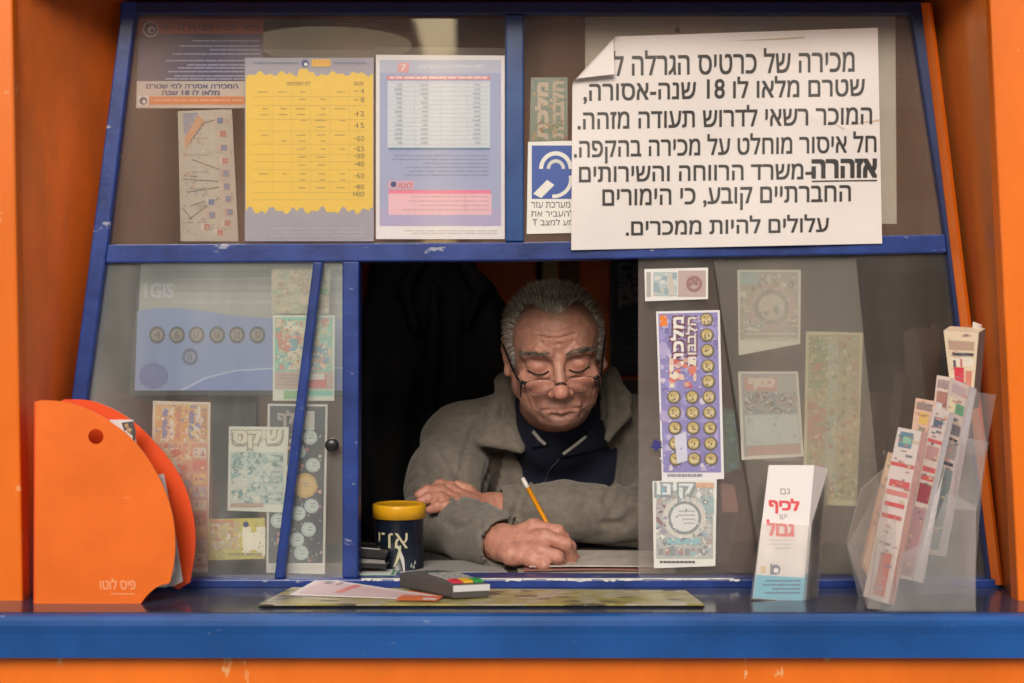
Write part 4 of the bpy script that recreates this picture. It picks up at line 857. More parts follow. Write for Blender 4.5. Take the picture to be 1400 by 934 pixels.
def np_mesh(name, V, F, mats, parent=None, mi=None, smooth=True, cols=None):
    me = bpy.data.meshes.new(name); off = np.array(root_loc(parent)) if parent else V.mean(0)*np.array([1,1,0])+np.array([0,0,V[:,2].min()])
    me.vertices.add(len(V)); me.vertices.foreach_set('co', (V-off).astype(np.float32).ravel())
    n = F.shape[1]; me.loops.add(F.size); me.loops.foreach_set('vertex_index', F.astype(np.int32).ravel())
    me.polygons.add(len(F)); me.polygons.foreach_set('loop_start', np.arange(0, F.size, n, dtype=np.int32)); me.polygons.foreach_set('loop_total', np.full(len(F), n, np.int32))
    for m in mats: me.materials.append(m)
    if mi is not None: me.polygons.foreach_set('material_index', mi.astype(np.int32))
    me.update(calc_edges=True); me.polygons.foreach_set('use_smooth', np.full(len(F), smooth))
    if cols is not None:
        ca_ = me.color_attributes.new('tone', 'FLOAT_COLOR', 'POINT'); ca_.data.foreach_set('color', np.c_[cols, np.ones(len(cols))].astype(np.float32).ravel())
    o = bpy.data.objects.new(name, me); COL.objects.link(o)
    if parent: o.parent = parent
    else: o.location = off
    return o
def normals(V, F):
    n = np.cross(V[F[:,2]]-V[F[:,0]], V[F[:,3]]-V[F[:,1]]); N = np.zeros_like(V)
    for i in range(4): np.add.at(N, F[:,i], n)
    return N/(np.linalg.norm(N,axis=1,keepdims=True)+1e-12), n
def relax(V, F, it=1, lam=.5):
    e = np.concatenate([F[:,[0,1]],F[:,[1,2]],F[:,[2,3]],F[:,[3,0]]])
    for _ in range(it):
        A = np.zeros_like(V); c = np.zeros(len(V)); np.add.at(A, e[:,0], V[e[:,1]]); np.add.at(c, e[:,0], 1); np.add.at(A, e[:,1], V[e[:,0]]); np.add.at(c, e[:,1], 1)
        V = V+lam*(A/c[:,None]-V)
    return V
def tone_mat(name, rough=.5, sss=0, bump=.15, bscale=300, rad=(.006,.003,.002), var=.12, dist=.001, sheen=0):
    m = bpy.data.materials.new(name); m.use_nodes = True; n, l = m.node_tree.nodes, m.node_tree.links; b = n['Principled BSDF']
    at = n.new('ShaderNodeAttribute'); at.attribute_name = 'tone'; tc = n.new('ShaderNodeTexCoord')
    tx = n.new('ShaderNodeTexNoise'); tx.inputs['Scale'].default_value = 90; tx.inputs['Detail'].default_value = 6; l.new(tc.outputs['Object'], tx.inputs[0])
    mr = n.new('ShaderNodeMapRange'); mr.inputs[1].default_value = .3; mr.inputs[2].default_value = .7; mr.inputs[3].default_value = 1-var; mr.inputs[4].default_value = 1+var; l.new(tx.outputs[0], mr.inputs[0])
    mx = n.new('ShaderNodeVectorMath'); mx.operation = 'SCALE'; l.new(at.outputs['Color'], mx.inputs[0]); l.new(mr.outputs[0], mx.inputs['Scale'])
    l.new(mx.outputs[0], b.inputs['Base Color']); b.inputs['Roughness'].default_value = rough
    if sss: b.inputs['Subsurface Weight'].default_value = sss; b.inputs['Subsurface Radius'].default_value = rad; b.inputs['Subsurface Scale'].default_value = 1.0
    if sheen: b.inputs['Sheen Weight'].default_value = sheen
    t2 = n.new('ShaderNodeTexNoise'); t2.inputs['Scale'].default_value = bscale; t2.inputs['Detail'].default_value = 5; l.new(tc.outputs['Object'], t2.inputs[0])
    bp = n.new('ShaderNodeBump'); bp.inputs['Strength'].default_value = bump; bp.inputs['Distance'].default_value = dist; l.new(t2.outputs[0], bp.inputs['Height']); l.new(bp.outputs[0], b.inputs['Normal'])
    return m
def px(x, y, Y): return np.array(P(x, y, Y))
def snoise(V, sc, seed):                       # cheap smooth noise from a few sines
    r = np.random.default_rng(seed); o = np.zeros(len(V))
    for _ in range(7):
        k = r.normal(size=3)*np.array(sc); o += np.sin(V@k+r.random()*6.28)
    return o/7**.5

# ================================================================ the seller
HS = .001*0.985; HC = np.array([.066, .262, 1.386])
HR = np.array((Euler((R(15), R(-3), 0)).to_matrix().to_4x4() @ Matrix.Identity(4)).to_3x3())
HR = np.array(Matrix.Rotation(R(1.5), 3, 'Z') @ Matrix.Rotation(R(-4), 3, 'Y') @ Matrix.Rotation(R(15), 3, 'X'))
def hw(p): return HR@(np.array(p, float)*HS)+HC              # head millimetres to world
def hl(V): return ((V-HC)@HR)/HS
SR, SL = np.array([-.084,.470,1.226]), np.array([.236,.490,1.235]); NB = np.array([.072,.425,1.285])
ER, WR = np.array([-.120,.292,1.121]), np.array([-.013,.106,1.110]); EL, WL = np.array([.245,.300,1.124]), np.array([-.030,.285,1.138])

def head_field(h=1.6):
    """the head in its own millimetres"""
    f = Field((-100,-135,-150),(100,125,125),h)
    f.f[:] = 40
    fz = lambda p: (p[0], p[1], p[2] if p[2] > -12 else -12+(p[2]+12)*.88)
    E = lambda c, r, k=.01, cut=False: f.ell(fz(c), r, k, cut)
    Cp = lambda a, b, ra, rb=None, k=.01, cut=False: f.cap(fz(a), fz(b), ra, rb, k, cut)
    E((0,10,28),(75,93,73),1); E((0,-40,42),(58,46,46),24); E((0,-25,-28),(60,58,74),24)
    for s in (-1,1):
        Cp((s*43,-2,-60),(s*17,-60,-95),23,16,20); E((s*37,-43,-66),(22,28,26),16); E((s*41,-61,-27),(22,19,17),12)
        E((s*57,2,-52),(12,22,22),14)
    E((0,-66,-94),(25,20,17),14); E((0,-70,-100),(15,14,10),8); E((0,-30,-104),(38,34,16),18)
    for s in (-1,1):
        E((s*30,-92,-1),(20,12,12),12,True); E((s*13.5,-90,0),(6,7,7),6,True)
        Cp((s*12,-87,18),(s*30,-86,23),6,7,8); Cp((s*30,-86,23),(s*50,-70,15),7,5,8)
        E((s*31,-69.5,-2),(17,15,13.5),5)
        Cp((s*15,-83.5,2),(s*24,-89,7),1.6,1.6,2.5,True); Cp((s*24,-89,7),(s*36,-87,8),1.6,1.6,2.5,True); Cp((s*36,-87,8),(s*48,-76,3),1.6,1.4,2.5,True)
        Cp((s*16,-83,-9.5),(s*30,-88,-12.5),1.1,1.3,1.8,True); Cp((s*30,-88,-12.5),(s*45,-78,-8.5),1.3,1,1.8,True)
        Cp((s*20,-80,-17),(s*42,-75,-14),4.5,4,6)
        Cp((s*18,-80,-23),(s*40,-76,-21),1.6,1.3,4,True)
    Cp((0,-85,6),(0,-107,-34),7,9.5,9); E((0,-109,-39),(12.5,12.5,11),7)
    for s in (-1,1):
        E((s*13.5,-99,-43),(7.5,10,7.5),4); E((s*7,-105,-52),(4,5.5,4.5),2.5,True)
        Cp((s*20,-98,-36),(s*23.5,-92,-48),1.2,1.2,3,True)
    E((0,-80,-61),(33,14,18),14); E((0,-76,-80),(34,14,14),12)
    for s in (-1,1):
        Cp((0,-92.5,-70),(s*27,-85,-72.5),3.0,1.8,4); Cp((0,-91,-80.5),(s*22,-85,-79),4.8,2.6,6)
        Cp((0,-97,-75),(s*18,-92,-75),1.7,1.6,2,True); Cp((s*18,-92,-75),(s*30,-83,-77),1.5,1.3,3,True)
        Cp((s*19,-97,-41),(s*32,-88,-56),1.5,1.8,8,True); Cp((s*32,-88,-56),(s*41,-77,-73),1.8,1.0,8,True)
        Cp((s*33,-81,-82),(s*33,-74,-95),1.2,1.2,8,True)
    Cp((-14,-91,-88),(14,-91,-88),4,4,6,True)
    Cp((-4,-99,-56),(-3,-97,-66),1.3,1.3,3,True)
    for s in (-1,1):                                       # ears
        E((s*74,16,-8),(7,15,30),4); E((s*77,12,4),(7,14,20),4); E((s*82,8,-2),(6,8,16),3,True); E((s*76,4,-32),(6,8,9),4)
        Cp((s*78,2,8),(s*80,20,21),3,3,3)
    Cp((-3,-86,14),(-5,-88,25),1.2,1.2,3,True); Cp((4,-86,14),(5,-88,25),1.2,1.2,3,True)
    for z, a, dp in ((36,40,.9),(45,44,1.1),(54,40,.9)):
        for s in (-1,1): Cp((0,-88.5+abs(z-42)*.03,z-2),(s*a*.55,-83.5,z+2),dp,dp,3,True); Cp((s*a*.55,-83.5,z+2),(s*a,-70,z-1),dp,.6,3,True)
    return f
BF = Field((-.215,.02,1.055),(.345,.80,1.535),.0021)
# head resampled into the body field
hf = head_field()
sl, X, Y, Z = BF.block(HC-.165, HC+.165)
shp = np.broadcast_shapes(X.shape, Y.shape, Z.shape)
Wp = np.stack([np.broadcast_to(X-HC[0],shp),np.broadcast_to(Y-HC[1],shp),np.broadcast_to(Z-HC[2],shp)],-1).reshape(-1,3)
q = (Wp@HR.astype(np.float32))/HS; g = (q-hf.lo)/hf.h
ok = ((g >= 0)&(g < hf.n-1.001)).all(1); gi = g[ok]; i0 = gi.astype(int); fr = gi-i0; d = np.zeros(len(gi))
for c in ((0,0,0),(0,0,1),(0,1,0),(0,1,1),(1,0,0),(1,0,1),(1,1,0),(1,1,1)):
    wgt = np.ones(len(gi))
    for k in range(3): wgt = wgt*(fr[:,k] if c[k] else 1-fr[:,k])
    d += wgt*hf.f[i0[:,0]+c[0],i0[:,1]+c[1],i0[:,2]+c[2]]
full = np.full(len(Wp), .05, np.float32); full[ok] = np.minimum(.05, d*HS); BF.f[sl] = np.minimum(BF.f[sl], full.reshape(shp))
del Wp, q, g, full, gi, i0, fr
# neck, trunk, arms
BF.cap(hw((0,22,-70)), NB+np.array([0,.02,-.02]), .054, .062, .02)
BF.ell((.07,.575,1.14),(.165,.12,.20),.02); BF.cap(SR+[.02,0,-.01], SL+[-.02,0,-.01], .055, .055, .03)
BF.chain([SR+[.01,0,-.008], ER], [.046,.038], .02); BF.chain([ER, WR], [.036,.027], .012)
BF.chain([SL+[-.01,0,-.008], EL], [.046,.038], .02); BF.chain([EL, WL], [.036,.026], .012)
def finger(pts, rs): BF.chain(pts, rs, .0035)
# right hand, closed round the pencil (back of the hand towards the window)
wr = WR
K4 = [px(730,720,.098), px(744,734,.076), px(737,752,.062), px(724,765,.060)]     # knuckles index..little
for k_, r0, r1 in zip(K4, (.014,.014,.0135,.013), (.0118,.0118,.011,.0104)): BF.cap(wr, k_, r0+.004, r1, .010)
BF.cap(wr, px(700,758,.070), .022, .017, .01)
finger([K4[0], px(763,727,.088), px(779,747,.098), px(783,763,.108)], [.0112,.0100,.0089,.0074])
finger([K4[1], px(773,744,.066), px(780,764,.085), px(776,774,.104)], [.0112,.0100,.0089,.0075])
finger([K4[2], px(762,762,.052), px(768,775,.074), px(757,778,.095)], [.0108,.0096,.0086,.0074])
finger([K4[3], px(743,772,.050), px(748,779,.072), px(738,779,.090)], [.0100,.0089,.008,.007])
finger([px(697,738,.128), px(735,742,.142), px(766,752,.136), px(785,764,.122)], [.0150,.0128,.0112,.0085])
# left hand resting in the crook of the right arm
wl = WL
Q4 = [px(632,680,.262), px(622,684,.245), px(622,692,.230), px(629,701,.218)]
for k_ in Q4: BF.cap(wl, k_, .019, .0118, .010)
BF.ell(px(640,697,.245),(.026,.02,.017),.012)
finger([Q4[0], px(616,667,.258), px(602,663,.250), px(594,667,.242)], [.0105,.0095,.0085,.0072])
finger([Q4[1], px(601,671,.238), px(584,671,.228), px(573,676,.224)], [.0108,.0098,.0088,.0074])
finger([Q4[2], px(602,681,.222), px(586,681,.213), px(575,686,.211)], [.0104,.0095,.0085,.0072])
finger([Q4[3], px(611,692,.208), px(597,693,.202), px(588,697,.203)], [.0096,.0086,.0078,.0068])
finger([px(655,690,.268), px(640,672,.282), px(626,664,.285)], [.013,.011,.009])
V, F = BF.mesh(); del BF.f
N_, _ = normals(V, F); Lh = hl(V)
# complexion
skin = np.array([.53,.265,.195]); tone = np.tile(skin, (len(V),1))
def blob(c, r): return np.exp(-(((Lh-np.array(c))/np.array(r))**2).sum(1))
head = (np.abs(Lh[:,0]) < 100) & (Lh[:,2] > -135) & (np.abs(Lh[:,1]) < 130)
def blob(c, r): c = np.array(c, float); c[2] = c[2] if c[2] > -12 else -12+(c[2]+12)*.88; return np.exp(-(((Lh-c)/np.array(r))**2).sum(1))
red = blob((0,-112,-40),(14,14,12))*.7+blob((38,-72,-36),(20,25,18))*.55+blob((-38,-72,-36),(20,25,18))*.55+blob((0,-90,45),(60,30,26))*.25
red += blob((31,-86,-4),(15,12,9))*.5+blob((-31,-86,-4),(15,12,9))*.5
tone *= 1+red[:,None]*np.array([.08,-.22,-.26])
lip = blob((0,-93,-70.5),(20,14,3.2))+blob((0,-92,-79),(18,14,4.5)); lip = np.clip(lip,0,1)
tone = tone*(1-.55*lip[:,None])+np.array([.36,.12,.10])*.55*lip[:,None]
mot = snoise(Lh,(.16,.16,.16),41)*.5+snoise(Lh,(.42,.42,.42),42)*.35+snoise(Lh,(.9,.9,.9),43)*.25
tone *= 1+mot[:,None]*np.array([.05,.10,.11])
spot = np.zeros(len(V)); r9 = np.random.default_rng(5)
for _ in range(26):
    c9 = np.array([r9.uniform(-62,62), r9.uniform(-95,-55), r9.uniform(-60,80)]); spot += np.exp(-(((Lh-c9)/r9.uniform(1.6,3.6))**2).sum(1))
tone *= 1-np.clip(spot,0,1)[:,None]*np.array([.22,.30,.32])
stub = np.clip(blob((0,-70,-92),(46,44,22))+blob((0,-90,-62),(28,20,10))+blob((44,-30,-75),(24,34,28))+blob((-44,-30,-75),(24,34,28)),0,1)*(1-lip)
sn = .75+.5*(snoise(Lh,(1.6,1.6,1.6),44) > .5); tone *= 1-(stub*sn)[:,None]*np.array([.20,.12,.07])
def hairline(x): return np.interp(np.abs(x), [0,8,20,32,44,55,62,68,74,90],[76,76,82,88,82,67,51,34,14,-4])
x_, y_, z_ = Lh.T
front = (y_ < -8)
scalp = np.where(front, z_ > np.maximum(hairline(x_), 0)+np.clip(-(y_+8)*0,0,0), z_ > -30-(y_-0)*.35)
side = (np.abs(x_) > 58) & (y_ > -44+np.clip((10-z_)*.25,0,30)) & (z_ > -12)
hm = head & ((scalp) | side) & ~((np.abs(x_) > 76.5) & (z_ < 32) & (y_ > -8) & (y_ < 40)) & (z_ > -48)
hm &= ~((np.random.default_rng(3).random(len(V)) < .10) & (y_ < -20))
hm &= ~((y_ > -8) & (np.abs(x_) > 66) & (z_ < 26) & (y_ < 34))
tone[hm] = np.array([.40,.30,.235])
hands = ~head
tone[hands] *= np.array([1.0,.92,.9])
wr_ = snoise(Lh,(.10,.05,.9),51)*np.exp(-(np.maximum(np.abs(Lh[:,2]-45)-16,0)/10)**2)*.25+np.sin((Lh[:,2]+.5*np.abs(Lh[:,0]))*.9)*np.exp(-(((np.abs(Lh[:,0])-56)/10)**2+((Lh[:,2]+3)/14)**2))*.8+np.sin((np.abs(Lh[:,0])*1.0-Lh[:,2]*.35)*.7)*np.exp(-(((np.abs(Lh[:,0])-48)/12)**2+((Lh[:,2]+52)/22)**2))*.7
face_ = (Lh[:,1] < 0)&(np.abs(Lh[:,0]) < 80)&(Lh[:,2] > -115)
V2 = V+N_*(snoise(V,(240,240,240),3)*.00025+np.where(face_, wr_*.0006+snoise(Lh,(.35,.35,.35),52)*.00030, 0)+np.where(~face_, snoise(V,(330,330,330),53)*.00035, 0))[:,None]
pr_ = empty('person', Vector((.07,.45,1.0755)), 'man with short grey hair and reading glasses, in grey-brown jacket, writing', 'person')
skinm = tone_mat('skin', .50, .22, .30, 420, var=.14, dist=.0008)
np_mesh('body', V2, F, [skinm], pr_, cols=tone)
bodyV, bodyF, bodyN = V, F, N_
# ---- hair: short blades rooted in the scalp
def blades(V, F, mask, n, length, width, dirf, cols, name, seed, jit=.35, lift=.45, mat_=None, lenf=None):
    r = np.random.default_rng(seed); fm = F[mask[F].all(1)]; _, fn = normals(V, fm); ar = np.linalg.norm(fn,axis=1); pick = r.choice(len(fm), n, p=ar/ar.sum())
    q = V[fm[pick]]; wt = r.dirichlet((1,1,1,1), n); p = (q*wt[...,None]).sum(1); nn = fn[pick]/ar[pick][:,None]
    d = dirf(hl(p)); d = d@HR.T; d -= (d*nn).sum(1,keepdims=True)*nn; d /= np.linalg.norm(d,axis=1,keepdims=True)+1e-9
    t = nn*lift*r.uniform(.6,1.3,(n,1))+d+r.normal(size=(n,3))*jit; t /= np.linalg.norm(t,axis=1,keepdims=True)
    L = length*r.uniform(.55,1.2,(n,1)); 
    if lenf is not None: L = L*lenf(hl(p))[:,None]
    sd = np.cross(t, nn); sd /= np.linalg.norm(sd,axis=1,keepdims=True)+1e-9; w = width*.5
    p0 = p-nn*.0008; p1 = p+t*L*.5+nn*L*.04; p2 = p+t*L-nn*L*.16+d*L*.2
    vs = np.stack([p0-sd*w, p0+sd*w, p1+sd*w*.8, p1-sd*w*.8, p2+sd*w*.25, p2-sd*w*.25],1).reshape(-1,3)
    b = np.arange(n)[:,None]*6; fs = np.concatenate([b+np.array([0,1,2,3]), b+np.array([3,2,4,5])]); 
    hp = hl(p); sd_ = np.clip((np.abs(hp[:,0])-46)/18,0,1)*np.clip((70-hp[:,2])/40,0,1)
    c = np.array(cols)[r.integers(0,len(cols),n)]*r.uniform(.7,1.3,(n,1))
    if lenf is not None: c = c*(np.array([1.18,1.15,1.10])*(1-sd_[:,None])+np.array([1.2,1.22,1.25])*sd_[:,None])
    return np_mesh(name, vs, fs, [mat_], pr_, cols=np.repeat(c,6,0), smooth=False)
hairm = tone_mat('grey hair', .55, 0, 0, var=.1)
def comb(L):
    x, y, z = L.T; top = np.clip((z-40)/50,0,1)[:,None]; sg = np.sign(x)[:,None]
    back = np.stack([.25*np.sign(x)+0*x, np.full_like(x,.8), np.full_like(x,.25)],1); dn = np.stack([0*x, np.full_like(x,.55), np.full_like(x,-.65)],1)
    return back*top+dn*(1-top)
gr = [(.54,.48,.41),(.66,.60,.52),(.46,.40,.33),(.36,.31,.25),(.78,.72,.64),(.27,.23,.19)]
blades(V, F, hm, 22000, .0125, .00080, comb, gr, 'hair', 11, .62, .72, hairm, lambda L: .65+.55*np.clip((L[:,2]-20)/60,0,1))
for s in (-1,1):
    bm_ = head & (np.abs(x_-s*32) < 24) & (y_ < -55) & (np.abs(z_-(23.5-np.abs(np.abs(x_)-30)*.24)) < 4.3)
    blades(V, F, bm_, 230, .0095, .0009, lambda L, s=s: np.stack([np.full(len(L),s*.9),np.zeros(len(L)),np.full(len(L),.12)],1), [(.13,.10,.075),(.19,.15,.115),(.09,.07,.05),(.30,.25,.2)], 'eyebrow', 20+s, .22, .35, hairm)
# ---- lashes along the lowered lids, a sliver of eye beneath
lash = mat('lash', (.03,.018,.014), .6); eyew = mat('eye', (.30,.24,.22), .2)
for s in (-1,1):
    b = MB(); L3 = [(15.5,-82.6,-8.6),(21,-85.4,-10.6),(27,-86.4,-11.6),(33,-86.2,-11.6),(39,-83.2,-10.2),(47,-76.2,-7.4)]
    b.tube([hw((s*x,y-.3,z)) for x,y,z in L3], 0.0013, lash, 6); b.build('eyelash', pr_)
# ---- reading glasses low on the nose
gm = mat('spectacle wire', (.10,.08,.07), .25, metal=.8); gk = mat('spectacle black', (.008,.008,.009), .35)
eg = empty('reading_glasses', (0,0,0)); eg.parent = pr_
lens = clear('spectacle lens', milk=.01, gloss=.01, ior=1.25)
for s in (-1,1):
    n = 28; c = np.array((s*29,-106,-27)); rim = []
    for k in range(n):
        t = 6.2832*k/n; ca_, sa_ = math.cos(t), math.sin(t); ex = 2.6
        X_ = math.copysign(abs(ca_)**(2/ex),ca_)*24; Z_ = math.copysign(abs(sa_)**(2/ex),sa_)*13.5
        rim.append(hw(c+np.array((X_, abs(X_+s*29)**2*.0035-1+Z_*-.22, Z_))))
    b = MB(); b.add(rim+[v+HR@np.array((0,.0012,0)) for v in rim], [tuple(range(n)), tuple(range(2*n-1,n-1,-1))], lens); b.build('lens', eg)
    b = MB(); b.tube(rim+[rim[0]], .0005, gm, 6, cap=False); b.build('rim', eg)
    b = MB(); b.tube([hw((s*52,-100,-20)),hw((s*58,-97,-19))], .0028, gk, 8); b.tube([hw((s*58,-97,-19.5)),hw((s*64,-86,-15)),hw((s*72,-40,-4)),hw((s*79,-4,12)),hw((s*82,12,18))], .0017, gk, 8); b.tube([hw((s*59,-96,-22)),hw((s*60,-90,-34)),hw((s*60,-84,-46))], .0016, gk, 6, r2=.0008); b.build('temple_arm', eg)
b = MB(); b.tube([hw((-7,-112,-23)),hw((-4,-115,-19)),hw((0,-116.5,-18)),hw((4,-115,-19)),hw((7,-112,-23))], .0012, gm, 8); b.build('bridge', eg)
# ---- clothes
def shirt_mesh():
    f = Field((-.14,.20,1.06),(.29,.68,1.40),.003)
    f.ell((.082,.505,1.17),(.135,.125,.20),.02); f.cap(SR+[.05,0,-.02], SL+[-.05,0,-.02], .06,.06,.03)
    f.cap(NB+[.0,-.03,-.03], NB+[0,-.01,.022], .075, .066, .03)
    for a, b_ in (((.045,.40,1.25),(.075,.375,1.06)),): f.cap(a, b_, .004, .004, .02)
    return f.mesh()
sV, sF = shirt_mesh(); sN, _ = normals(sV, sF); sV = sV+sN*(snoise(sV,(60,30,25),5)*.0018)[:,None]
navy = mat('navy knit', (.008,.011,.032), .8, var=.2, scale=120, bump=.3, bscale=600)
shirt = np_mesh('shirt', sV, sF, [navy], pr_)
def jacket_mesh():
    f = Field((-.23,.05,1.055),(.36,.80,1.42),.0034); k = .028
    f.ell((.07,.60,1.10),(.205,.165,.22),.02); f.ell((.075,.52,1.17),(.175,.135,.13),k)
    f.cap(SR, NB+[-.02,.02,-.012], .064, .066, k); f.cap(SL, NB+[.02,.02,-.012], .064, .066, k)
    # open front, a V that narrows downwards
    sl, X, Y, Z = f.block((-.1,.2,1.05),(.3,.47,1.42))
    zc = np.array([1.05,1.12,1.16,1.20,1.24,1.27,1.31,1.36,1.42]); lx = np.interp(Z, zc, [.064,.058,.048,.036,.022,.012,-.004,-.020,-.03]); rx = np.interp(Z, zc, [.085,.090,.100,.112,.128,.140,.158,.165,.17])
    d = np.maximum(lx-X, X-rx)+np.zeros_like(Y); d = np.maximum(d, (Y-.405))
    f.mix(sl, d, .010, True)
    # neck opening
    f.cap(NB+[0,-.06,.10], NB+[0,.02,-.02], .082, .070, .012, True)
    f.chain([SR, (SR+ER)/2+np.array([-.004,-.01,0]), ER], [.064,.060,.053], k); f.chain([ER, (ER*.45+WR*.55)+np.array([0,0,.002]), WR+(ER-WR)*.06], [.047,.045,.0385], .018)
    f.chain([SL, (SL+EL)/2+np.array([.012,-.01,0]), EL], [.068,.064,.053], k); f.chain([EL, EL*.4+WL*.6, WL+(EL-WL)*.10], [.050,.046,.0385], .018)
    f.cap(WR+(ER-WR)*.10, WR+(ER-WR)*.24, .0415, .0425, .006)
    # sleeve openings
    dR = (WR-ER)/np.linalg.norm(WR-ER); f.cap(WR+dR*-.002, WR+dR*.05, .0335, .036, .004, True)
    dL = (WL-EL)/np.linalg.norm(WL-EL); f.cap(WL+dL*-.012, WL+dL*.05, .0315, .033, .004, True)
    # collar: two folded flaps and a band round the back
    T = lambda x, y, Y: px(x, y, Y)
    for a, b_, r0, r1 in ((T(668,599,.357),T(708,609,.347),.0085,.0075),(T(672,583,.373),T(704,593,.360),.010,.009),(T(690,520,.44),T(676,560,.40),.010,.009),(T(676,560,.40),T(658,604,.352),.009,.006),(T(697,530,.425),T(700,570,.385),.009,.008),(T(700,570,.385),T(712,612,.345),.008,.005),(T(658,604,.350),T(712,614,.343),.0055,.005),(T(672,575,.385),T(702,585,.37),.009,.008),(T(668,592,.365),T(706,600,.352),.008,.007)):
        f.cap(a, b_, r0, r1, .008)
    for a, b_, r0, r1 in ((T(838,508,.44),T(856,545,.40),.010,.009),(T(856,545,.40),T(858,566,.37),.009,.006),(T(834,520,.42),T(838,560,.375),.009,.007),(T(838,560,.375),T(830,600,.350),.007,.005),(T(858,566,.368),T(832,600,.349),.0055,.005),(T(850,550,.395),T(838,580,.365),.008,.007)):
        f.cap(a, b_, r0, r1, .008)
    n = 12; ring = [NB+np.array([.086*math.cos(t), .012+.07*math.sin(t), .045]) for t in np.linspace(R(-10), R(190), n)]; f.chain(ring, [.013]*n, .01)
    # seams and deep folds
    g = lambda pts, r=.004, k=.009: f.chain([T(*p) for p in pts], [r]*len(pts), k, True)
    return f
jf = jacket_mesh(); jV, jF = jf.mesh(); jV = relax(jV, jF, 5); jN, _ = normals(jV, jF)
# cloth folds: long soft ripples that run along the sleeves, plus gathers at the bends
def along(V, A, B_):
    d = B_-A; L = np.linalg.norm(d); d = d/L; t = (V-A)@d; rad = np.linalg.norm(V-A-np.outer(t,d),axis=1); return t/L, rad
disp = snoise(jV,(38,38,60),2)*.0017+snoise(jV,(90,90,60),4)*.0006
for A, B_, ph in ((SR,ER,0),(ER,WR,1),(SL,EL,2),(EL,WL,3)):
    t, rad = along(jV, A, B_); wgt = np.exp(-(np.maximum(rad-.06,0)/.02)**2)*((t > -.1)&(t < 1.1))
    bend = np.exp(-((t-(1 if ph%2==0 else 0))/.30)**2); ang = snoise(jV,(18,18,18),30+ph)*1.6
    disp += wgt*(np.abs(np.sin(t*17+ang*2.2+ph))-.6)*.0046*(.16+bend)+wgt*np.where(((t > .72) & (t < .92)) & (ph%2 == 1), np.sin(t*(220))*.0007, 0)
jV = jV+jN*disp[:,None]
# carved seam lines where the camera can see them
def seam(V, N, pts, depth, width):
    for i in range(len(pts)-1):
        a, b_ = np.array(pts[i]), np.array(pts[i+1]); d = b_-a; L2 = d@d; t = np.clip(((V-a)@d)/L2,0,1); r = np.linalg.norm(V-a-t[:,None]*d,axis=1)
        V = V-N*(depth*np.exp(-(r/width)**2))[:,None]
    return V
def bvh_of(V, F): return BVHTree.FromPolygons([tuple(v) for v in V], [tuple(int(i) for i in f) for f in F])
jb = bvh_of(jV, jF)
def onto(bv, x, y, off=0.0):
    o = Vector((0,-2,EYE)); d = (P(x,y,0)-o).normalized(); h = bv.ray_cast(o, d)
    return None if h[0] is None else np.array(h[0]-d*off)
def track(bv, pts, n=6, off=0.0):
    o_ = []
    for (x0,y0),(x1,y1) in zip(pts[:-1], pts[1:]):
        for k in range(n):
            h = onto(bv, x0+(x1-x0)*k/n, y0+(y1-y0)*k/n, off)
            if h is not None: o_.append(h)
    h = onto(bv, *pts[-1], off)
    if h is not None: o_.append(h)
    return o_
for pts, dp, wd in (([(650,575),(636,620),(628,665),(622,690)],.007,.0045),([(600,600),(622,640),(640,668)],.004,.008),([(575,640),(600,655),(628,664)],.004,.008),([(676,625),(664,660),(656,700)],.004,.006),([(722,640),(706,700),(700,716)],.005,.007),
                    ([(590,700),(620,722),(640,716)],.003,.006),([(655,712),(664,745),(660,775)],.003,.004),([(846,600),(838,650),(828,690)],.006,.006),([(864,640),(850,680),(836,702)],.005,.008),([(868,700),(850,718),(826,716)],.004,.007)):
    tr = track(jb, pts)
    if len(tr) > 1: jV = seam(jV, jN, tr, dp, wd)
jtone = np.tile(np.array([.168,.147,.122]), (len(jV),1)); jl = (jN[:,1] > .3)[:,None]*0
# dark lining where the collar is folded open, and darker placket bands
Xs, Ys, Zs = jV.T
sx = Xs*2000/(2+Ys)+700; sy = 467-(Zs-EYE)*2000/(2+Ys)
jtone *= (1+.10*snoise(jV,(25,25,25),8))[:,None]
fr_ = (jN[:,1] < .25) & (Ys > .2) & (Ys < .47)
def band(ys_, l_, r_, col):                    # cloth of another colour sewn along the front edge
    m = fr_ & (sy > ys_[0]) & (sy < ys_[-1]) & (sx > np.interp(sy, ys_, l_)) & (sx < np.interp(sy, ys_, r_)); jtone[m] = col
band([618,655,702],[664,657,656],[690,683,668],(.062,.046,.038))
fleece = tone_mat('fleece', .95, 0, .35, 520, var=.18, dist=.0015, sheen=.25)
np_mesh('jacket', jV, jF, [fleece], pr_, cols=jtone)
jb = bvh_of(jV, jF); sb = bvh_of(sV, sF)
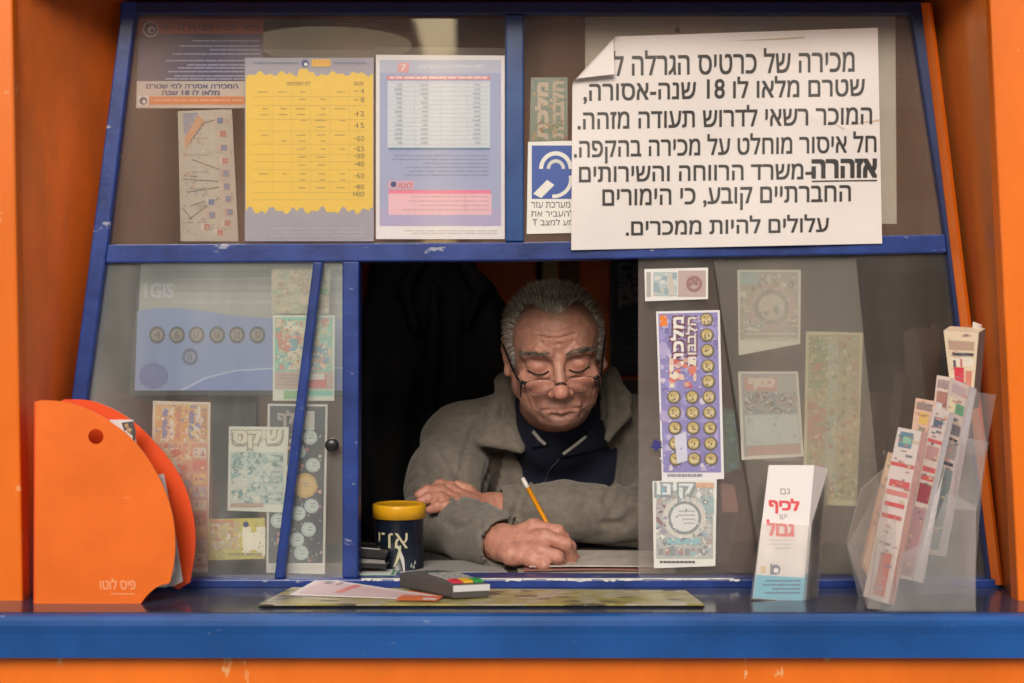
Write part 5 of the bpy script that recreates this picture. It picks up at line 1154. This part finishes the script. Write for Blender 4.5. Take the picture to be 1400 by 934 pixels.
# zip bands along the two front edges (a brown facing)
facing = mat('brown facing', (.062,.046,.038), .85, var=.2, scale=60, bump=.3, bscale=300)
def ribbon(left, right, m, name, bv, off=.0025, n=8):
    L_, R_ = [], []
    for a, c in ((left, L_), (right, R_)):
        for (x0,y0),(x1,y1) in zip(a[:-1], a[1:]):
            for k in range(n): c.append((x0+(x1-x0)*k/n, y0+(y1-y0)*k/n))
        c.append(a[-1])
    W = 4; rows = []
    for p, q in zip(L_, R_):
        rows.append([onto(bv, p[0]+(q[0]-p[0])*j/W, p[1]+(q[1]-p[1])*j/W, off) for j in range(W+1)])
    rows = [r for r in rows if all(v is not None for v in r)]
    if len(rows) < 2: return
    V = np.array([v for r in rows for v in r]); nr = len(rows)
    # drop jumps: keep the strip near its median depth per row
    F = np.array([(i*(W+1)+j,(i+1)*(W+1)+j,(i+1)*(W+1)+j+1,i*(W+1)+j+1) for i in range(nr-1) for j in range(W)])
    jump = np.array([np.ptp(V[f,1]) for f in F]) < .03
    F = F[jump]
    if len(F):
        lab = np.arange(len(V))
        for _ in range(len(V)):
            l2 = lab.copy(); mn = lab[F].min(1)
            for k in range(4): np.minimum.at(l2, F[:,k], mn)
            if (l2 == lab).all(): break
            lab = l2
        fl = lab[F[:,0]]; big = np.bincount(fl).argmax(); F = F[fl == big]; used = np.unique(F); re_ = np.zeros(len(V), int); re_[used] = np.arange(len(used)); V = V[used]; F = re_[F]
    if len(F): np_mesh(name, V, F, [m], pr_)

# shirt collar flaps with a white edge, the button placket, and the knit patch
white_t = mat('white piping', (.50,.49,.49), .7); thin_t = mat('placket edge', (.10,.10,.13), .7)
def flap(quad, name, lift):
    b = MB(); n = 6; vs = []
    for j in range(n+1):
        for i in range(n+1):
            u, v = i/n, j/n
            x = (quad[0][0]*(1-u)+quad[1][0]*u)*(1-v)+(quad[3][0]*(1-u)+quad[2][0]*u)*v; y = (quad[0][1]*(1-u)+quad[1][1]*u)*(1-v)+(quad[3][1]*(1-u)+quad[2][1]*u)*v
            h = onto(sb, x, y, lift+.004*math.sin(math.pi*u)); vs.append(h if h is not None else np.array(P(x, y, .36)))
    N2 = (n+1)*(n+1)
    b.add(vs+[v+np.array([0,.003,0]) for v in vs], [(j*(n+1)+i,j*(n+1)+i+1,(j+1)*(n+1)+i+1,(j+1)*(n+1)+i) for j in range(n) for i in range(n)]+[(N2+(j+1)*(n+1)+i,N2+(j+1)*(n+1)+i+1,N2+j*(n+1)+i+1,N2+j*(n+1)+i) for j in range(n) for i in range(n)], navy, True)
    return b.build(name, pr_)
c1 = flap([(706,560),(728,586),(747,608),(727,612)], 'shirt_collar', .007); c2 = flap([(802,594),(838,560),(826,612),(764,626)], 'shirt_collar', .007)
def trim(pts, r, parent, off, name='piping'):
    t = track(sb, pts, 6, off)
    if len(t) > 1: b = MB(); b.tube(t, r, white_t, 6); b.build(name, parent)
trim([(729,590),(738,601),(746,608)], .0030, c1, .010); trim([(801,597),(786,609),(770,621)], .0028, c2, .010)
white_t = thin_t; trim([(764,628),(752,642),(744,660),(740,685)], .0008, shirt, .0015)
ribbon([(757,668),(757,704)],[(771,668),(769,704)], mat('knit patch', (.05,.055,.085), .8, var=.5, scale=400), 'knit_patch', sb, .002)

# ---- pencil held in the hand (a thing of its own)
pa, pb_ = px(714.5,654,.165), px(786,786,.098); ax = (pb_-pa)/np.linalg.norm(pb_-pa)
pn = empty('pencil', Vector(pb_), 'yellow-orange pencil with white end held in the writing hand', 'pencil')
b = MB(); b.tube([pa+ax*.017, pb_-ax*.018], .0036, mat('pencil paint', (.78,.30,.012), .35), 6); b.build('shaft', pn)
b = MB(); b.tube([pa, pa+ax*.0175], .0034, mat('pencil white end', (.74,.70,.66), .5), 10); b.build('eraser_end', pn)
b = MB(); b.tube([pb_-ax*.018, pb_-ax*.003, pb_], .0034, mat('bare wood', (.5,.32,.17), .7), 8, r2=.0004); b.build('point', pn)

# ---- dark jacket hanging behind, left
f = Field((-.42,.66,.98),(.10,1.12,1.62),.005)
f.ell((-.15,.90,1.15),(.20,.085,.42),.03); f.cap((-.22,.90,1.55),(-.11,.90,1.50),.06,.05,.05)
f.chain([(-.075,.90,1.455),(-.02,.87,1.33),(.0,.86,1.1)],[.062,.06,.055],.03); f.chain([(-.22,.90,1.50),(-.265,.85,1.30),(-.24,.82,1.06)],[.066,.062,.055],.03)
f.chain([(-.15,.82,1.5),(-.155,.806,1.2),(-.15,.81,1.0)],[.012,.010,.010],.008); f.chain([(-.137,.815,1.5),(-.142,.80,1.2),(-.137,.80,1.0)],[.004,.004,.004],.006,True)
for s in (-1,1): f.chain([(-.135+s*.02,.83,1.58),(-.135+s*.075,.815,1.50),(-.135+s*.05,.805,1.43)],[.016,.018,.012],.01)
hV, hF = f.mesh(); hN, _ = normals(hV, hF); hV = hV+hN*(snoise(hV,(45,40,9),6)*.006+snoise(hV,(70,70,22),16)*.003)[:,None]
hj = empty('hanging_jacket', Vector((-.14,.9,1.0)), 'black jacket hanging in the dark behind the seller, snaps on its front', 'jacket')
np_mesh('cloth', hV, hF, [mat('black cloth', (.016,.017,.021), .75, var=.3, scale=30, bump=.3, bscale=260)], hj)
hb = bvh_of(hV, hF); snm = mat('snap metal', (.35,.35,.36), .3, metal=1)
for x, y in ((605,501),(570,533),(660,420)):
    h = onto(hb, x, y, .001)
    if h is not None:
        b = MB(); n = 14; c = Vector(h); rr_ = .0055 if y > 450 else .0035
        b.add([c+Vector((rr_*math.cos(6.2832*k/n), .0015, rr_*math.sin(6.2832*k/n))) for k in range(n)]+[c+Vector((rr_*.7*math.cos(6.2832*k/n), -.002, rr_*.7*math.sin(6.2832*k/n))) for k in range(n)], [(k,(k+1)%n,n+(k+1)%n,n+k) for k in range(n)]+[tuple(range(2*n-1,n-1,-1))], snm, True); b.build('snap', hj)
b = MB(); b.tube([(-.135,.93,1.60),(-.135,1.0,1.64),(-.135,1.098,1.64)], .005, snm, 8); tag(b.build('coat_hook'), 'metal coat hook carrying the black jacket', 'hook')
# ---- dark poster with upright lettering on the back wall, right
s = Sheet([(838,352),(985,352),(985,512),(838,512)], 1.085, (.012,.018,.04), .006)
s.text('חישגד',846,360,862,420,(.20,.20,.26),2,.04,vert=True); s.text('פיס',866,360,872,414,(.16,.16,.2),2,.03,vert=True)
s.disc(856,408,9,(.26,.18,.2),3,r0=6); s.lines(842,430,980,500,8,(.04,.05,.08),2,.35,3)
sheet_thing(s, 'poster', 'dark poster with upright pale letters behind the seller', 'poster')
b = MB(); b.prism([(835,352),(838,352),(838,520),(835,520)], 1.07, 1.098, mat('dark rail', (.05,.06,.08), .4)); b.build('poster_rail', room)
